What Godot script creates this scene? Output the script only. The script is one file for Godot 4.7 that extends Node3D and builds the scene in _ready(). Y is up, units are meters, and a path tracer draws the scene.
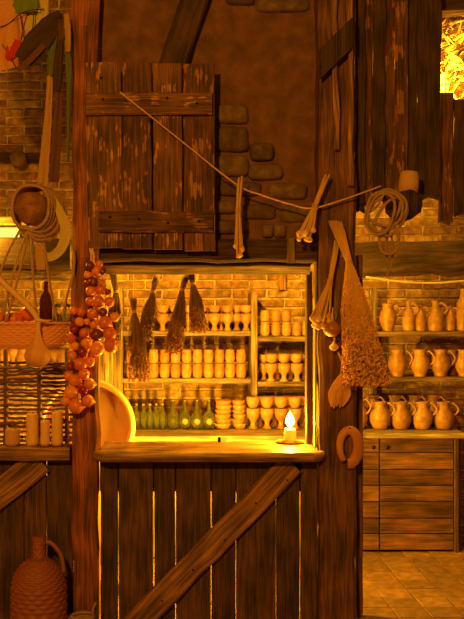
extends Node3D

# Camera model: level view camera with a shifted lens; the vanishing point lies left of the frame's centre.
const FOCAL := 900.0
const VPX := 165.0
const HORIZON := 309.5
const CAM_Z := 4.85
const EYE := 1.7

var M := {}
var T := {}
var used := {}
var rng := RandomNumberGenerator.new()
const ORD := ["leftmost", "second from left", "third from left", "fourth from left", "fifth from left", "sixth from left", "seventh from left", "eighth from left", "ninth from left", "tenth from left", "eleventh from left", "twelfth from left"]


func _ready():
	rng.seed = 20
	camera_and_light()
	textures()
	materials()
	shell()
	front_timber()
	stall_front()
	shutter()
	middle_shelves()
	middle_crockery()
	counter_things()
	lamps()
	right_bay()
	right_upper()
	right_post_things()
	left_bay()
	left_things()
	onion_braid()
	twine_and_bunches()
	herb_bunches()


# ---------------------------------------------------------------- camera, sky, exposure
func camera_and_light():
	var cam := Camera3D.new()
	cam.name = "camera"
	cam.position = Vector3(0, EYE, CAM_Z)
	cam.set_frustum(2.0 * 0.05 * 309.5 / FOCAL, Vector2((232.0 - VPX) / FOCAL * 0.05, 0), 0.05, 80.0)
	add_child(cam)
	cam.current = true
	var e := Environment.new()
	e.background_mode = Environment.BG_SKY
	var sky := Sky.new()
	var sm := ProceduralSkyMaterial.new()
	sm.sky_top_color = Color(0.55, 0.38, 0.09)
	sm.sky_horizon_color = Color(0.62, 0.43, 0.11)
	sm.ground_bottom_color = Color(0.34, 0.23, 0.06)
	sm.ground_horizon_color = Color(0.45, 0.31, 0.08)
	sm.energy_multiplier = SKY_E
	sky.sky_material = sm
	e.sky = sky
	e.tonemap_mode = Environment.TONE_MAPPER_LINEAR
	e.tonemap_exposure = EXPOSURE
	e.sdfgi_enabled = true
	e.ssao_enabled = true
	e.ssil_enabled = true
	var w := WorldEnvironment.new()
	w.name = "environment"
	w.environment = e
	add_child(w)


const SKY_E := 0.6
const EXPOSURE := 1.06
const LAMP_COLOR := Color(1.0, 0.76, 0.17)
const FILL_COLOR := Color(1.0, 0.69, 0.2)


func omni(parent, at_local: Vector3, energy: float, size: float, col := LAMP_COLOR):
	var l := OmniLight3D.new()
	l.name = "light"
	l.light_color = col
	l.light_energy = energy
	l.light_size = size
	l.omni_range = 12.0
	l.omni_attenuation = 2.0
	l.shadow_enabled = true
	parent.add_child(l)
	l.position = at_local
	return l


# ---------------------------------------------------------------- helpers
func at(px: float, py: float, z: float) -> Vector3:
	var k := (CAM_Z - z) / FOCAL
	return Vector3((px - VPX) * k, EYE - (py - HORIZON) * k, z)


func mpp(z: float) -> float:
	return (CAM_Z - z) / FOCAL


func numbered(called: String) -> String:
	if not used.has(called):
		used[called] = 0
		return called
	used[called] += 1
	return "%s_%03d" % [called, used[called]]


func thing(called: String, label: String, category: String, pos := Vector3.ZERO, group := "") -> Node3D:
	var o := Node3D.new()
	o.name = numbered(called)
	add_child(o)
	o.position = pos
	o.set_meta("label", label)
	o.set_meta("category", category)
	if group:
		o.set_meta("group", group)
	return o


func structure(called: String, pos := Vector3.ZERO) -> Node3D:
	var o := Node3D.new()
	o.name = called
	add_child(o)
	o.position = pos
	o.set_meta("kind", "structure")
	return o


func item(called: String, label: String, category: String, mesh: Mesh, mat: Material, pos: Vector3, group := "", turn := 0.0) -> MeshInstance3D:
	var o := MeshInstance3D.new()
	o.name = numbered(called)
	o.mesh = mesh
	o.material_override = mat
	add_child(o)
	o.position = pos
	o.rotation.y = turn
	o.set_meta("label", label)
	o.set_meta("category", category)
	if group:
		o.set_meta("group", group)
	return o


func part(parent: Node3D, called: String, mesh: Mesh, mat: Material, xf := Transform3D()) -> MeshInstance3D:
	var o := MeshInstance3D.new()
	o.name = called
	o.mesh = mesh
	o.material_override = mat
	parent.add_child(o, true)
	o.transform = xf
	return o


# hand a part over to the part it sits on
func nest(child: Node3D, onto: Node3D):
	var xf := onto.transform.affine_inverse() * child.transform
	var called: String = str(child.name).rstrip("0123456789")
	child.get_parent().remove_child(child)
	child.name = called
	onto.add_child(child, true)
	child.transform = xf


func shift(v: Vector3) -> Transform3D:
	return Transform3D(Basis(), v)


func start() -> SurfaceTool:
	var st := SurfaceTool.new()
	st.begin(Mesh.PRIMITIVE_TRIANGLES)
	st.set_smooth_group(0)
	return st


func done(st: SurfaceTool) -> ArrayMesh:
	st.generate_normals()
	return st.commit()


# a, b, c counter-clockwise from outside
func tri(st: SurfaceTool, a: Vector3, b: Vector3, c: Vector3, ua := Vector2.ZERO, ub := Vector2.ZERO, uc := Vector2.ZERO):
	st.set_uv(ua)
	st.add_vertex(a)
	st.set_uv(uc)
	st.add_vertex(c)
	st.set_uv(ub)
	st.add_vertex(b)


# rings: arrays of points running counter-clockwise around the direction of travel
func loft(st: SurfaceTool, rings: Array, cap0 := true, cap1 := true, face_groups := false, u_off := 0.0, v_off := 0.0):
	var n: int = rings[0].size()
	var us := PackedFloat32Array([0.0])
	var mid: PackedVector3Array = rings[rings.size() / 2]
	for j in n:
		us.append(us[j] + mid[j].distance_to(mid[(j + 1) % n]))
	var v := v_off
	var vs := PackedFloat32Array([v])
	for i in range(1, rings.size()):
		v += rings[i][0].distance_to(rings[i - 1][0])
		vs.append(v)
	for i in rings.size() - 1:
		var a: PackedVector3Array = rings[i]
		var b: PackedVector3Array = rings[i + 1]
		for j in n:
			var k := (j + 1) % n
			if face_groups:
				st.set_smooth_group(j + 1)
			var p := Vector2(us[j] + u_off, vs[i])
			var q := Vector2(us[j + 1] + u_off, vs[i])
			var r := Vector2(us[j + 1] + u_off, vs[i + 1])
			var s := Vector2(us[j] + u_off, vs[i + 1])
			tri(st, a[j], a[k], b[k], p, q, r)
			tri(st, a[j], b[k], b[j], p, r, s)
	for e in 2:
		if (e == 0 and not cap0) or (e == 1 and not cap1):
			continue
		var g: PackedVector3Array = rings[0] if e == 0 else rings[rings.size() - 1]
		if face_groups:
			st.set_smooth_group(40 + e)
		var c := Vector3.ZERO
		for p in g:
			c += p
		c /= n
		for j in n:
			var k := (j + 1) % n
			var uj := Vector2((g[j] - c).x + u_off, (g[j] - c).z * 0.3 + v_off)
			var uk := Vector2((g[k] - c).x + u_off, (g[k] - c).z * 0.3 + v_off)
			if e == 1:
				tri(st, c, g[j], g[k], Vector2(u_off, v_off), uj, uk)
			else:
				tri(st, c, g[k], g[j], Vector2(u_off, v_off), uk, uj)


# a sawn timber along +Y, centred: width on x, thickness on z, waney edges
func timber_mesh(length: float, w: float, t: float, jit := 0.004, chamfer := 0.008, seed_ := 0, ragged := 0.0) -> ArrayMesh:
	var r := RandomNumberGenerator.new()
	r.seed = seed_ * 7919 + 13
	var n := FastNoiseLite.new()
	n.seed = seed_
	n.frequency = 3.0
	var c: float = minf(chamfer, minf(w, t) * 0.35)
	var hx := w / 2
	var hz := t / 2
	var base := [Vector2(hx - c, hz), Vector2(hx, hz - c), Vector2(hx, -hz + c), Vector2(hx - c, -hz), Vector2(-hx + c, -hz), Vector2(-hx, -hz + c), Vector2(-hx, hz - c), Vector2(-hx + c, hz)]
	base.reverse()
	# counter-clockwise around +Y means z -> x
	base.reverse()
	var count := clampi(int(length / 0.1), 2, 26)
	var rings := []
	for i in count + 1:
		var y := -length / 2 + length * i / count
		var ring := PackedVector3Array()
		for j in 8:
			var p: Vector2 = base[j]
			var dx := n.get_noise_3d(y, j / 2 * 7.3, 1.0) * jit * 2.0
			var dz := n.get_noise_3d(y, j / 2 * 5.1, 9.0) * jit
			var yy := y
			if ragged > 0.0 and i == 0:
				yy += r.randf_range(0.0, ragged)
			ring.append(Vector3(p.x + dx, yy, p.y + dz))
		rings.append(ring)
	var st := start()
	loft(st, rings, true, true, true, r.randf() * 3.0, r.randf() * 3.0)
	return done(st)


# a plank between two points (in the parent's frame), broad side towards face
func plank(parent: Node3D, called: String, mat: Material, p0: Vector3, p1: Vector3, w: float, t: float, face := Vector3(0, 0, 1), seed_ := 0, jit := 0.003, chamfer := 0.006, ragged := 0.0) -> MeshInstance3D:
	var y := (p1 - p0).normalized()
	var z := (face - y * face.dot(y)).normalized()
	var x := y.cross(z)
	return part(parent, called, timber_mesh(p0.distance_to(p1), w, t, jit, chamfer, seed_, ragged), mat, Transform3D(Basis(x, y, z), (p0 + p1) / 2))


func timber(called: String, label: String, category: String, mat: Material, p0: Vector3, p1: Vector3, w: float, t: float, seed_ := 0, jit := 0.008, chamfer := 0.015, face := Vector3(0, 0, 1)) -> MeshInstance3D:
	var o := plank(self, numbered(called), mat, p0, p1, w, t, face, seed_, jit, chamfer)
	o.set_meta("label", label)
	o.set_meta("category", category)
	return o


# profile of (radius, height) pairs, bottom first
func lathe(profile: Array, segs := 24) -> ArrayMesh:
	var st := start()
	lathe_into(st, profile, segs)
	return done(st)


func lathe_into(st: SurfaceTool, profile: Array, segs := 24, at_ := Vector3.ZERO, basis_ := Basis()):
	var rings := []
	for p in profile:
		var ring := PackedVector3Array()
		for j in segs:
			var a := TAU * j / segs
			ring.append(at_ + basis_ * Vector3(sin(a) * maxf(p.x, 0.0003), p.y, cos(a) * maxf(p.x, 0.0003)))
		rings.append(ring)
	loft(st, rings, true, true)


func tube_into(st: SurfaceTool, pts: Array, radius, segs := 6, flat := 1.0):
	var rings := []
	var prev := Vector3.ZERO
	for i in pts.size():
		var d: Vector3 = (pts[mini(i + 1, pts.size() - 1)] - pts[maxi(i - 1, 0)]).normalized()
		if d.length() < 0.5:
			d = Vector3.UP
		var s := prev
		if s == Vector3.ZERO:
			s = d.cross(Vector3(0, 0, 1))
			if s.length() < 0.1:
				s = d.cross(Vector3.UP)
		s = (s - d * s.dot(d)).normalized()
		prev = s
		var q := d.cross(s)
		var rad: float = radius[i] if radius is Array else radius
		var ring := PackedVector3Array()
		for j in segs:
			var a := TAU * j / segs
			ring.append(pts[i] + s * cos(a) * rad + q * sin(a) * rad * flat)
		rings.append(ring)
	loft(st, rings)


func tube(pts: Array, radius, segs := 6, flat := 1.0) -> ArrayMesh:
	var st := start()
	tube_into(st, pts, radius, segs, flat)
	return done(st)


func smooth_path(pts: Array, per := 6) -> Array:
	var out := []
	for i in pts.size() - 1:
		var p0: Vector3 = pts[maxi(i - 1, 0)]
		var p1: Vector3 = pts[i]
		var p2: Vector3 = pts[i + 1]
		var p3: Vector3 = pts[mini(i + 2, pts.size() - 1)]
		for k in per:
			out.append(p1.cubic_interpolate(p2, p0, p3, float(k) / per))
	out.append(pts[pts.size() - 1])
	return out


# a box piece facing +Z with a bevelled front and uneven corners (bricks, tiles, stones)
func piece(w: float, h: float, d: float, bev: float, jit: float, r: RandomNumberGenerator) -> ArrayMesh:
	var c := [Vector2(-w / 2, -h / 2), Vector2(w / 2, -h / 2), Vector2(w / 2, h / 2), Vector2(-w / 2, h / 2)]
	var full := PackedVector3Array()
	var mid := PackedVector3Array()
	var front := PackedVector3Array()
	for p in c:
		var q: Vector2 = p + Vector2(r.randf_range(-jit, jit), r.randf_range(-jit, jit))
		full.append(Vector3(q.x, q.y, -d))
		mid.append(Vector3(q.x, q.y, -bev))
		front.append(Vector3(q.x - signf(q.x) * bev, q.y - signf(q.y) * bev, r.randf_range(-jit, jit) * 0.5))
	var st := start()
	st.set_smooth_group(-1)
	loft(st, [full, mid, front], false, true)
	return done(st)


# a rounded lumpy stone facing +Z
func stone_mesh(w: float, h: float, d: float, seed_: int) -> ArrayMesh:
	var n := FastNoiseLite.new()
	n.seed = seed_
	n.frequency = 4.0
	var st := start()
	var rings := []
	for i in 8:
		var f := i / 7.0
		var ring := PackedVector3Array()
		for j in 24:
			var a := TAU * j / 24
			var cx := cos(a)
			var cy := sin(a)
			var sq := pow(pow(absf(cx), 5.0) + pow(absf(cy), 5.0), -0.2)
			var k := pow(maxf(1.0 - f * f * f, 0.0), 0.4) if f > 0.0 else 1.0
			k = maxf(k, 0.02)
			var p := Vector3(cx * sq * w / 2 * k, cy * sq * h / 2 * k, -d * 0.5 + d * f)
			var o := n.get_noise_3d(p.x * 2, p.y * 2, p.z) * 0.1
			ring.append(Vector3(p.x * (1 + o), p.y * (1 + o), p.z + o * d * 0.6))
		rings.append(ring)
	loft(st, rings, false, true)
	return done(st)


# a lumpy ball (onion, garlic, apple): lathe with gentle lobes
func bulb_mesh(r: float, squash: float, tip: float, lobes: int, lobe_amt: float, seed_: int, segs := 18) -> ArrayMesh:
	var g := RandomNumberGenerator.new()
	g.seed = seed_
	var st := start()
	var rings := []
	var steps := 12
	for i in steps + 1:
		var f := float(i) / steps
		var a := PI * f
		var y := -cos(a) * r * squash
		var rr := sin(a) * r
		if f > 0.75:
			var k := (f - 0.75) / 0.25
			y += tip * r * k * k
			rr = maxf(rr, r * 0.1 * (1.2 - k * 0.6)) if tip > 0.0 else rr
		var ring := PackedVector3Array()
		for j in segs:
			var b := TAU * j / segs
			var q := maxf(rr * (1.0 + lobe_amt * cos(b * lobes + seed_) * sin(a)), 0.0005)
			ring.append(Vector3(sin(b) * q, y, cos(b) * q))
		rings.append(ring)
	loft(st, rings)
	return done(st)


# hanging cloth: a wavy closed band running along a path
func cloth(pts: Array, widths: Array, folds: float, depth: float, seed_: int, across := Vector3(1, 0, 0), thick := 0.004) -> ArrayMesh:
	var path := smooth_path(pts, 5)
	var rings := []
	var nn := FastNoiseLite.new()
	nn.seed = seed_
	nn.frequency = 2.0
	var m := 14
	for i in path.size():
		var f := float(i) / (path.size() - 1)
		var wi := f * (widths.size() - 1)
		var k := mini(int(wi), widths.size() - 2)
		var w: float = lerpf(widths[k], widths[k + 1], wi - k)
		var d: Vector3 = (path[mini(i + 1, path.size() - 1)] - path[maxi(i - 1, 0)]).normalized()
		var s := (across - d * across.dot(d)).normalized() if across != Vector3.ZERO else d.cross(Vector3(0, 0, 1)).normalized()
		var q := s.cross(d)
		var ring := PackedVector3Array()
		for e in 2:
			for j in m:
				var g := float(j) / (m - 1) if e == 0 else 1.0 - float(j) / (m - 1)
				var x := (g - 0.5) * w
				var z := sin(g * folds * TAU + seed_ + f * 1.3) * depth * (0.6 + 0.5 * f) + nn.get_noise_2d(f * 3, g * 2) * depth
				ring.append(path[i] + s * x + q * (z + (thick if e == 0 else -thick)))
		rings.append(ring)
	# the direction of travel decides the winding
	var a: Vector3 = rings[0][0]
	var nrm: Vector3 = (rings[0][1] - a).cross(rings[1][0] - a)
	var d0: Vector3 = (path[1] - path[0]).normalized()
	var s0 := (across - d0 * across.dot(d0)).normalized() if across != Vector3.ZERO else d0.cross(Vector3(0, 0, 1)).normalized()
	if nrm.dot(s0.cross(d0)) < 0:
		for g in rings:
			g.reverse()
	var st := start()
	loft(st, rings)
	return done(st)


# ---------------------------------------------------------------- textures (grain, clay, weave: grey, tinted by the materials)
func noise_bytes(w: int, h: int, W: int, H: int, freq: float, seed_: int, oct := 3) -> PackedByteArray:
	var n := FastNoiseLite.new()
	n.seed = seed_
	n.noise_type = FastNoiseLite.TYPE_SIMPLEX_SMOOTH
	n.frequency = freq
	n.fractal_octaves = oct
	var im := n.get_seamless_image(w, h)
	im.convert(Image.FORMAT_L8)
	if w != W or h != H:
		im.resize(W, H, Image.INTERPOLATE_CUBIC)
	return im.get_data()


func grey_texture(W: int, H: int, data: PackedByteArray) -> ImageTexture:
	return ImageTexture.create_from_image(Image.create_from_data(W, H, false, Image.FORMAT_L8, data))


func normal_texture(W: int, H: int, data: PackedByteArray, strength: float) -> ImageTexture:
	var im := Image.create_from_data(W, H, false, Image.FORMAT_L8, data)
	im.convert(Image.FORMAT_RGBA8)
	im.bump_map_to_normal_map(strength)
	return ImageTexture.create_from_image(im)


func textures():
	var W := 256
	var H := 1024
	# plain sawn wood and cracked old wood; peel = old wood with flakes of pale limewash left on it
	var fine := noise_bytes(W, 24, W, H, 0.18, 3, 3)
	var mid := noise_bytes(64, 12, W, H, 0.16, 5, 3)
	var blot := noise_bytes(32, 64, W, H, 0.06, 8, 4)
	var crack := noise_bytes(128, 10, W, H, 0.2, 11, 2)
	var patch := noise_bytes(64, 160, W, H, 0.045, 17, 4)
	var streak := noise_bytes(128, 40, W, H, 0.12, 23, 3)
	var sawn := PackedByteArray()
	var old := PackedByteArray()
	var rgb := PackedByteArray()
	sawn.resize(W * H)
	old.resize(W * H)
	rgb.resize(W * H * 3)
	for i in W * H:
		var f: float = fine[i] / 255.0
		var m: float = mid[i] / 255.0
		var b: float = blot[i] / 255.0
		var c: float = crack[i] / 255.0
		var s := 0.62 + (f - 0.5) * 0.45 + (m - 0.5) * 0.4 + (b - 0.5) * 0.25
		sawn[i] = clampi(int(s * 255.0), 30, 255)
		var o := 0.66 + (f - 0.5) * 0.4 + (m - 0.5) * 0.22 + (b - 0.5) * 0.34
		if c < 0.24:
			o *= 0.5 + 0.5 * c / 0.24
		old[i] = clampi(int(o * 255.0), 16, 255)
		var p: float = patch[i] / 255.0 + (streak[i] / 255.0 - 0.5) * 0.55 + (f - 0.5) * 0.25
		var k := clampf((p - 0.69) * 9.0, 0.0, 0.8) * (0.5 + f * 0.6)
		var base := clampf(o * 0.8, 0.05, 1.0)
		rgb[i * 3] = clampi(int(lerpf(base * 0.82, 0.84, k) * 255.0), 0, 255)
		rgb[i * 3 + 1] = clampi(int(lerpf(base * 0.62, 0.70, k) * 255.0), 0, 255)
		rgb[i * 3 + 2] = clampi(int(lerpf(base * 0.46, 0.54, k) * 255.0), 0, 255)
	T.sawn = grey_texture(W, H, sawn)
	T.sawn_n = normal_texture(W, H, sawn, 1.5)
	T.old = grey_texture(W, H, old)
	T.old_n = normal_texture(W, H, old, 2.5)
	T.peel = ImageTexture.create_from_image(Image.create_from_data(W, H, false, Image.FORMAT_RGB8, rgb))
	# mineral surfaces
	var S := 512
	var coarse := noise_bytes(S, S, S, S, 0.012, 31, 5)
	var speck := noise_bytes(S, S, S, S, 0.11, 37, 3)
	var clay := PackedByteArray()
	clay.resize(S * S)
	var gritty := PackedByteArray()
	gritty.resize(S * S)
	for i in S * S:
		var a: float = coarse[i] / 255.0
		var b: float = speck[i] / 255.0
		clay[i] = clampi(int((0.8 + (a - 0.5) * 0.3 + (b - 0.5) * 0.12) * 255.0), 0, 255)
		gritty[i] = clampi(int((0.74 + (a - 0.5) * 0.4 + (b - 0.5) * 0.32) * 255.0), 0, 255)
	T.clay = grey_texture(S, S, clay)
	T.clay_n = normal_texture(S, S, clay, 2.0)
	T.gritty = grey_texture(S, S, gritty)
	T.gritty_n = normal_texture(S, S, gritty, 3.5)
	# rope lay and cloth weave
	var R := 64
	var rope := PackedByteArray()
	rope.resize(R * R)
	var weave := PackedByteArray()
	weave.resize(R * R)
	for y in R:
		for x in R:
			var v := 0.5 + 0.5 * sin((x + y) * TAU / 32.0)
			rope[y * R + x] = int((0.45 + 0.55 * sqrt(v)) * 255.0)
			var q := 0.5 + 0.5 * sin(x * TAU / 8.0) * sin(y * TAU / 8.0)
			weave[y * R + x] = int((0.7 + 0.3 * q) * 255.0)
	T.rope = grey_texture(R, R, rope)
	T.rope_n = normal_texture(R, R, rope, 6.0)
	T.weave = grey_texture(R, R, weave)
	T.weave_n = normal_texture(R, R, weave, 4.0)


func mat(col: Color, rough := 0.8, tex = null, nrm = null, scale := Vector3.ONE, tri_planar := false, nscale := 1.0) -> StandardMaterial3D:
	var m := StandardMaterial3D.new()
	m.albedo_color = col
	m.roughness = rough
	if tex:
		m.albedo_texture = tex
	if nrm:
		m.normal_enabled = true
		m.normal_texture = nrm
		m.normal_scale = nscale
	m.uv1_scale = scale
	if tri_planar:
		m.uv1_triplanar = true
		m.uv1_world_triplanar = true
	return m


func materials():
	var ws := Vector3(3.0, 0.8, 1)
	M.post = mat(Color(0.64, 0.40, 0.24), 0.8, T.old, T.old_n, ws)
	M.post_red = mat(Color(0.80, 0.44, 0.24), 0.8, T.old, T.old_n, ws)
	M.beam = mat(Color(0.44, 0.28, 0.17), 0.85, T.old, T.old_n, ws)
	M.dark_board = mat(Color(0.42, 0.27, 0.17), 0.85, T.old, T.old_n, ws)
	M.door_a = mat(Color(0.54, 0.35, 0.21), 0.8, T.old, T.old_n, ws)
	M.door_b = mat(Color(0.47, 0.30, 0.18), 0.8, T.old, T.old_n, ws)
	M.brace = mat(Color(0.86, 0.58, 0.33), 0.75, T.sawn, T.sawn_n, ws)
	M.counter = mat(Color(0.95, 0.70, 0.43), 0.45, T.sawn, T.sawn_n, ws, false, 0.6)
	M.shelf = mat(Color(0.80, 0.62, 0.42), 0.6, T.sawn, T.sawn_n, ws)
	M.pale_wood = mat(Color(0.92, 0.78, 0.56), 0.6, T.sawn, T.sawn_n, ws)
	M.cabinet_a = mat(Color(0.60, 0.38, 0.21), 0.6, T.old, T.sawn_n, ws)
	M.cabinet_b = mat(Color(0.52, 0.32, 0.18), 0.6, T.old, T.sawn_n, ws)
	M.cabinet_c = mat(Color(0.67, 0.44, 0.25), 0.6, T.old, T.sawn_n, ws)
	M.peel = mat(Color(1.0, 0.84, 0.62), 0.85, T.peel, T.old_n, ws)
	M.peel_dark = mat(Color(0.86, 0.70, 0.50), 0.85, T.peel, T.old_n, ws)
	M.mortar = mat(Color(0.98, 0.84, 0.58), 0.95, T.gritty, T.gritty_n, Vector3.ONE * 1.5, true)
	M.bricks = []
	for c in [Color(0.84, 0.62, 0.40), Color(0.78, 0.56, 0.36), Color(0.88, 0.67, 0.45), Color(0.71, 0.50, 0.32)]:
		M.bricks.append(mat(c, 0.95, T.gritty, T.gritty_n, Vector3.ONE * 2.2, true))
	M.clay_wall = mat(Color(0.55, 0.36, 0.22), 0.95, T.clay, T.clay_n, Vector3.ONE * 1.2, true)
	M.stone_a = mat(Color(0.60, 0.45, 0.30), 0.9, T.gritty, T.gritty_n, Vector3.ONE * 2.0, true)
	M.stone_b = mat(Color(0.50, 0.36, 0.25), 0.9, T.gritty, T.gritty_n, Vector3.ONE * 2.0, true)
	M.tiles = []
	for c in [Color(0.64, 0.46, 0.28), Color(0.58, 0.42, 0.26), Color(0.70, 0.51, 0.32)]:
		M.tiles.append(mat(c, 0.6, T.clay, T.gritty_n, Vector3.ONE * 2.0, true, 0.5))
	M.grout = mat(Color(0.74, 0.55, 0.36), 0.95, T.gritty, T.gritty_n, Vector3.ONE * 2.0, true)
	M.pot = mat(Color(0.84, 0.59, 0.36), 0.55, T.clay, T.clay_n, Vector3.ONE * 3.0, true, 0.4)
	M.pot_b = mat(Color(0.78, 0.52, 0.31), 0.55, T.clay, T.clay_n, Vector3.ONE * 3.0, true, 0.4)
	M.jug = mat(Color(0.84, 0.60, 0.34), 0.42, T.clay, T.clay_n, Vector3.ONE * 3.0, true, 0.3)
	M.jug_b = mat(Color(0.78, 0.54, 0.30), 0.42, T.clay, T.clay_n, Vector3.ONE * 3.0, true, 0.3)
	M.rope = mat(Color(0.80, 0.60, 0.38), 0.9, T.rope, T.rope_n, Vector3(60, 60, 1))
	M.rope_pale = mat(Color(0.92, 0.80, 0.58), 0.9, T.rope, T.rope_n, Vector3(60, 60, 1))
	M.twine = mat(Color(0.84, 0.62, 0.38), 0.9)
	M.straw = mat(Color(0.86, 0.66, 0.40), 0.8)
	M.straw_dark = mat(Color(0.90, 0.66, 0.36), 0.85)
	M.thatch = mat(Color(0.95, 0.82, 0.52), 0.7)
	M.herb_stem = mat(Color(0.50, 0.36, 0.18), 0.9)
	M.herb_leaf = mat(Color(0.58, 0.41, 0.2), 0.9)
	M.herb_flower = mat(Color(0.66, 0.43, 0.21), 0.9)
	M.garlic = mat(Color(0.90, 0.72, 0.50), 0.7)
	M.garlic_stalk = mat(Color(0.82, 0.62, 0.38), 0.8)
	M.onion = []
	for c in [Color(0.87, 0.48, 0.20), Color(0.82, 0.41, 0.16), Color(0.91, 0.56, 0.26)]:
		M.onion.append(mat(c, 0.35))
	M.onion_red = mat(Color(0.55, 0.13, 0.09), 0.3)
	M.onion_brown = mat(Color(0.66, 0.40, 0.18), 0.4)
	M.onion_dark = mat(Color(0.46, 0.18, 0.10), 0.35)
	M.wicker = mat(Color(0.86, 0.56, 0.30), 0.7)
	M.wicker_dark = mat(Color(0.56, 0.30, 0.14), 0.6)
	M.twig = mat(Color(0.42, 0.28, 0.17), 0.85)
	M.wax = mat(Color(0.90, 0.70, 0.46), 0.5)
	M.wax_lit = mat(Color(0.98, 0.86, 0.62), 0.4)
	M.husk = mat(Color(0.84, 0.58, 0.34), 0.6)
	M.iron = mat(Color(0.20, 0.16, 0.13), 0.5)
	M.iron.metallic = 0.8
	M.black = mat(Color(0.06, 0.05, 0.04), 0.7)
	M.white = mat(Color(0.95, 0.92, 0.85), 0.6)
	M.leather = mat(Color(0.76, 0.48, 0.25), 0.55)
	M.cork = mat(Color(0.78, 0.58, 0.38), 0.9)
	M.glass_green = StandardMaterial3D.new()
	M.glass_green.albedo_color = Color(0.86, 0.88, 0.56, 0.05)
	M.glass_green.transparency = BaseMaterial3D.TRANSPARENCY_ALPHA
	M.glass_green.roughness = 0.05
	M.glass_green.refraction_enabled = true
	M.glass_green.refraction_scale = 0.05
	M.glass_brown = M.glass_green.duplicate()
	M.glass_brown.albedo_color = Color(0.55, 0.22, 0.08, 0.2)
	M.glass_clear = M.glass_green.duplicate()
	M.glass_clear.albedo_color = Color(0.95, 0.93, 0.80, 0.06)
	M.log_face = mat(Color(0.74, 0.47, 0.26), 0.9, T.gritty, T.gritty_n, Vector3.ONE * 2.5, true)
	M.tub = mat(Color(0.90, 0.70, 0.46), 0.5)
	M.paper = mat(Color(0.62, 0.53, 0.34), 0.7)
	M.flame = mat(Color(1, 0.85, 0.5))
	M.flame.emission_enabled = true
	M.flame.emission = Color(1.0, 0.80, 0.38)
	M.flame.emission_energy_multiplier = 14.0
	M.glow = mat(Color(1, 0.85, 0.5))
	M.glow.emission_enabled = true
	M.glow.emission = Color(1.0, 0.78, 0.34)
	M.glow.emission_energy_multiplier = 2.0
	M.quilt = mat(Color(0.95, 0.64, 0.36), 0.9, T.weave, T.weave_n, Vector3(16, 16, 1))
	M.quilt_green = mat(Color(0.50, 0.56, 0.16), 0.9, T.weave, T.weave_n, Vector3(16, 16, 1))
	M.quilt_cream = mat(Color(0.90, 0.76, 0.45), 0.9, T.weave, T.weave_n, Vector3(16, 16, 1))
	M.quilt_red = mat(Color(0.84, 0.20, 0.10), 0.9, T.weave, T.weave_n, Vector3(16, 16, 1))
	M.cloth_dark = mat(Color(0.32, 0.21, 0.12), 0.9, T.weave, T.weave_n, Vector3(16, 16, 1))
	M.cloth_brown = mat(Color(0.46, 0.28, 0.16), 0.9, T.weave, T.weave_n, Vector3(16, 16, 1))
	M.cloth_green = mat(Color(0.44, 0.46, 0.17), 0.9, T.weave, T.weave_n, Vector3(16, 16, 1))
	M.cloth_tan = mat(Color(0.84, 0.62, 0.36), 0.9, T.weave, T.weave_n, Vector3(16, 16, 1))


# ---------------------------------------------------------------- the shell of the house
func box_mesh(s: Vector3) -> BoxMesh:
	var b := BoxMesh.new()
	b.size = s
	return b


func wall_box(parent: Node3D, called: String, lo: Vector3, hi: Vector3, m: Material) -> MeshInstance3D:
	return part(parent, called, box_mesh(hi - lo), m, shift((lo + hi) / 2 - parent.position))


func slab_mesh(outline: PackedVector2Array, y0: float, y1: float) -> ArrayMesh:
	# outline in x, z; the grain runs along x; the rim is worn round
	if not Geometry2D.is_polygon_clockwise(outline):
		outline.reverse()
	var st := start()
	var n := outline.size()
	var c := Vector2.ZERO
	var lo := outline[0]
	var hi := outline[0]
	for p in outline:
		lo = lo.min(p)
		hi = hi.max(p)
	c = (lo + hi) / 2
	var half := (hi - lo) / 2
	var steps := [[0.0, 0.02], [0.12, 0.011], [0.3, 0.004], [0.5, 0.0], [0.75, 0.001], [0.9, 0.004], [1.0, 0.011]]
	var rings := []
	for s in steps:
		var g := PackedVector2Array()
		for p in outline:
			var e: float = s[1]
			g.append(c + (p - c) * Vector2(1.0 - e / half.x, 1.0 - e / half.y))
		rings.append(g)
	for i in rings.size() - 1:
		var run := 0.0
		var ya := lerpf(y0, y1, steps[i][0])
		var yb := lerpf(y0, y1, steps[i + 1][0])
		for j in n:
			var k := (j + 1) % n
			var l := outline[j].distance_to(outline[k])
			st.set_smooth_group(1 if l < 0.04 or l > 0.5 else 3 + j)
			var p := Vector3(rings[i][j].x, ya, rings[i][j].y)
			var q := Vector3(rings[i][k].x, ya, rings[i][k].y)
			var r := Vector3(rings[i + 1][k].x, yb, rings[i + 1][k].y)
			var t := Vector3(rings[i + 1][j].x, yb, rings[i + 1][j].y)
			var up := [Vector2(ya, run), Vector2(ya, run + l), Vector2(yb, run + l), Vector2(yb, run)]
			tri(st, p, r, q, up[0], up[2], up[1])
			tri(st, p, t, r, up[0], up[3], up[2])
			run += l
	var idx := Geometry2D.triangulate_polygon(outline)
	for side in 2:
		var g: PackedVector2Array = rings[rings.size() - 1] if side else rings[0]
		var y := y1 if side else y0
		st.set_smooth_group(90 + side)
		for k in range(0, idx.size(), 3):
			var p := g[idx[k]]
			var q := g[idx[k + 1]]
			var r := g[idx[k + 2]]
			if ((q - p).cross(r - p) > 0) == (side == 1):
				var t := q
				q = r
				r = t
			tri(st, Vector3(p.x, y, p.y), Vector3(q.x, y, q.y), Vector3(r.x, y, r.y), Vector2(p.y, p.x), Vector2(q.y, q.x), Vector2(r.y, r.x))
	return done(st)


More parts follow.
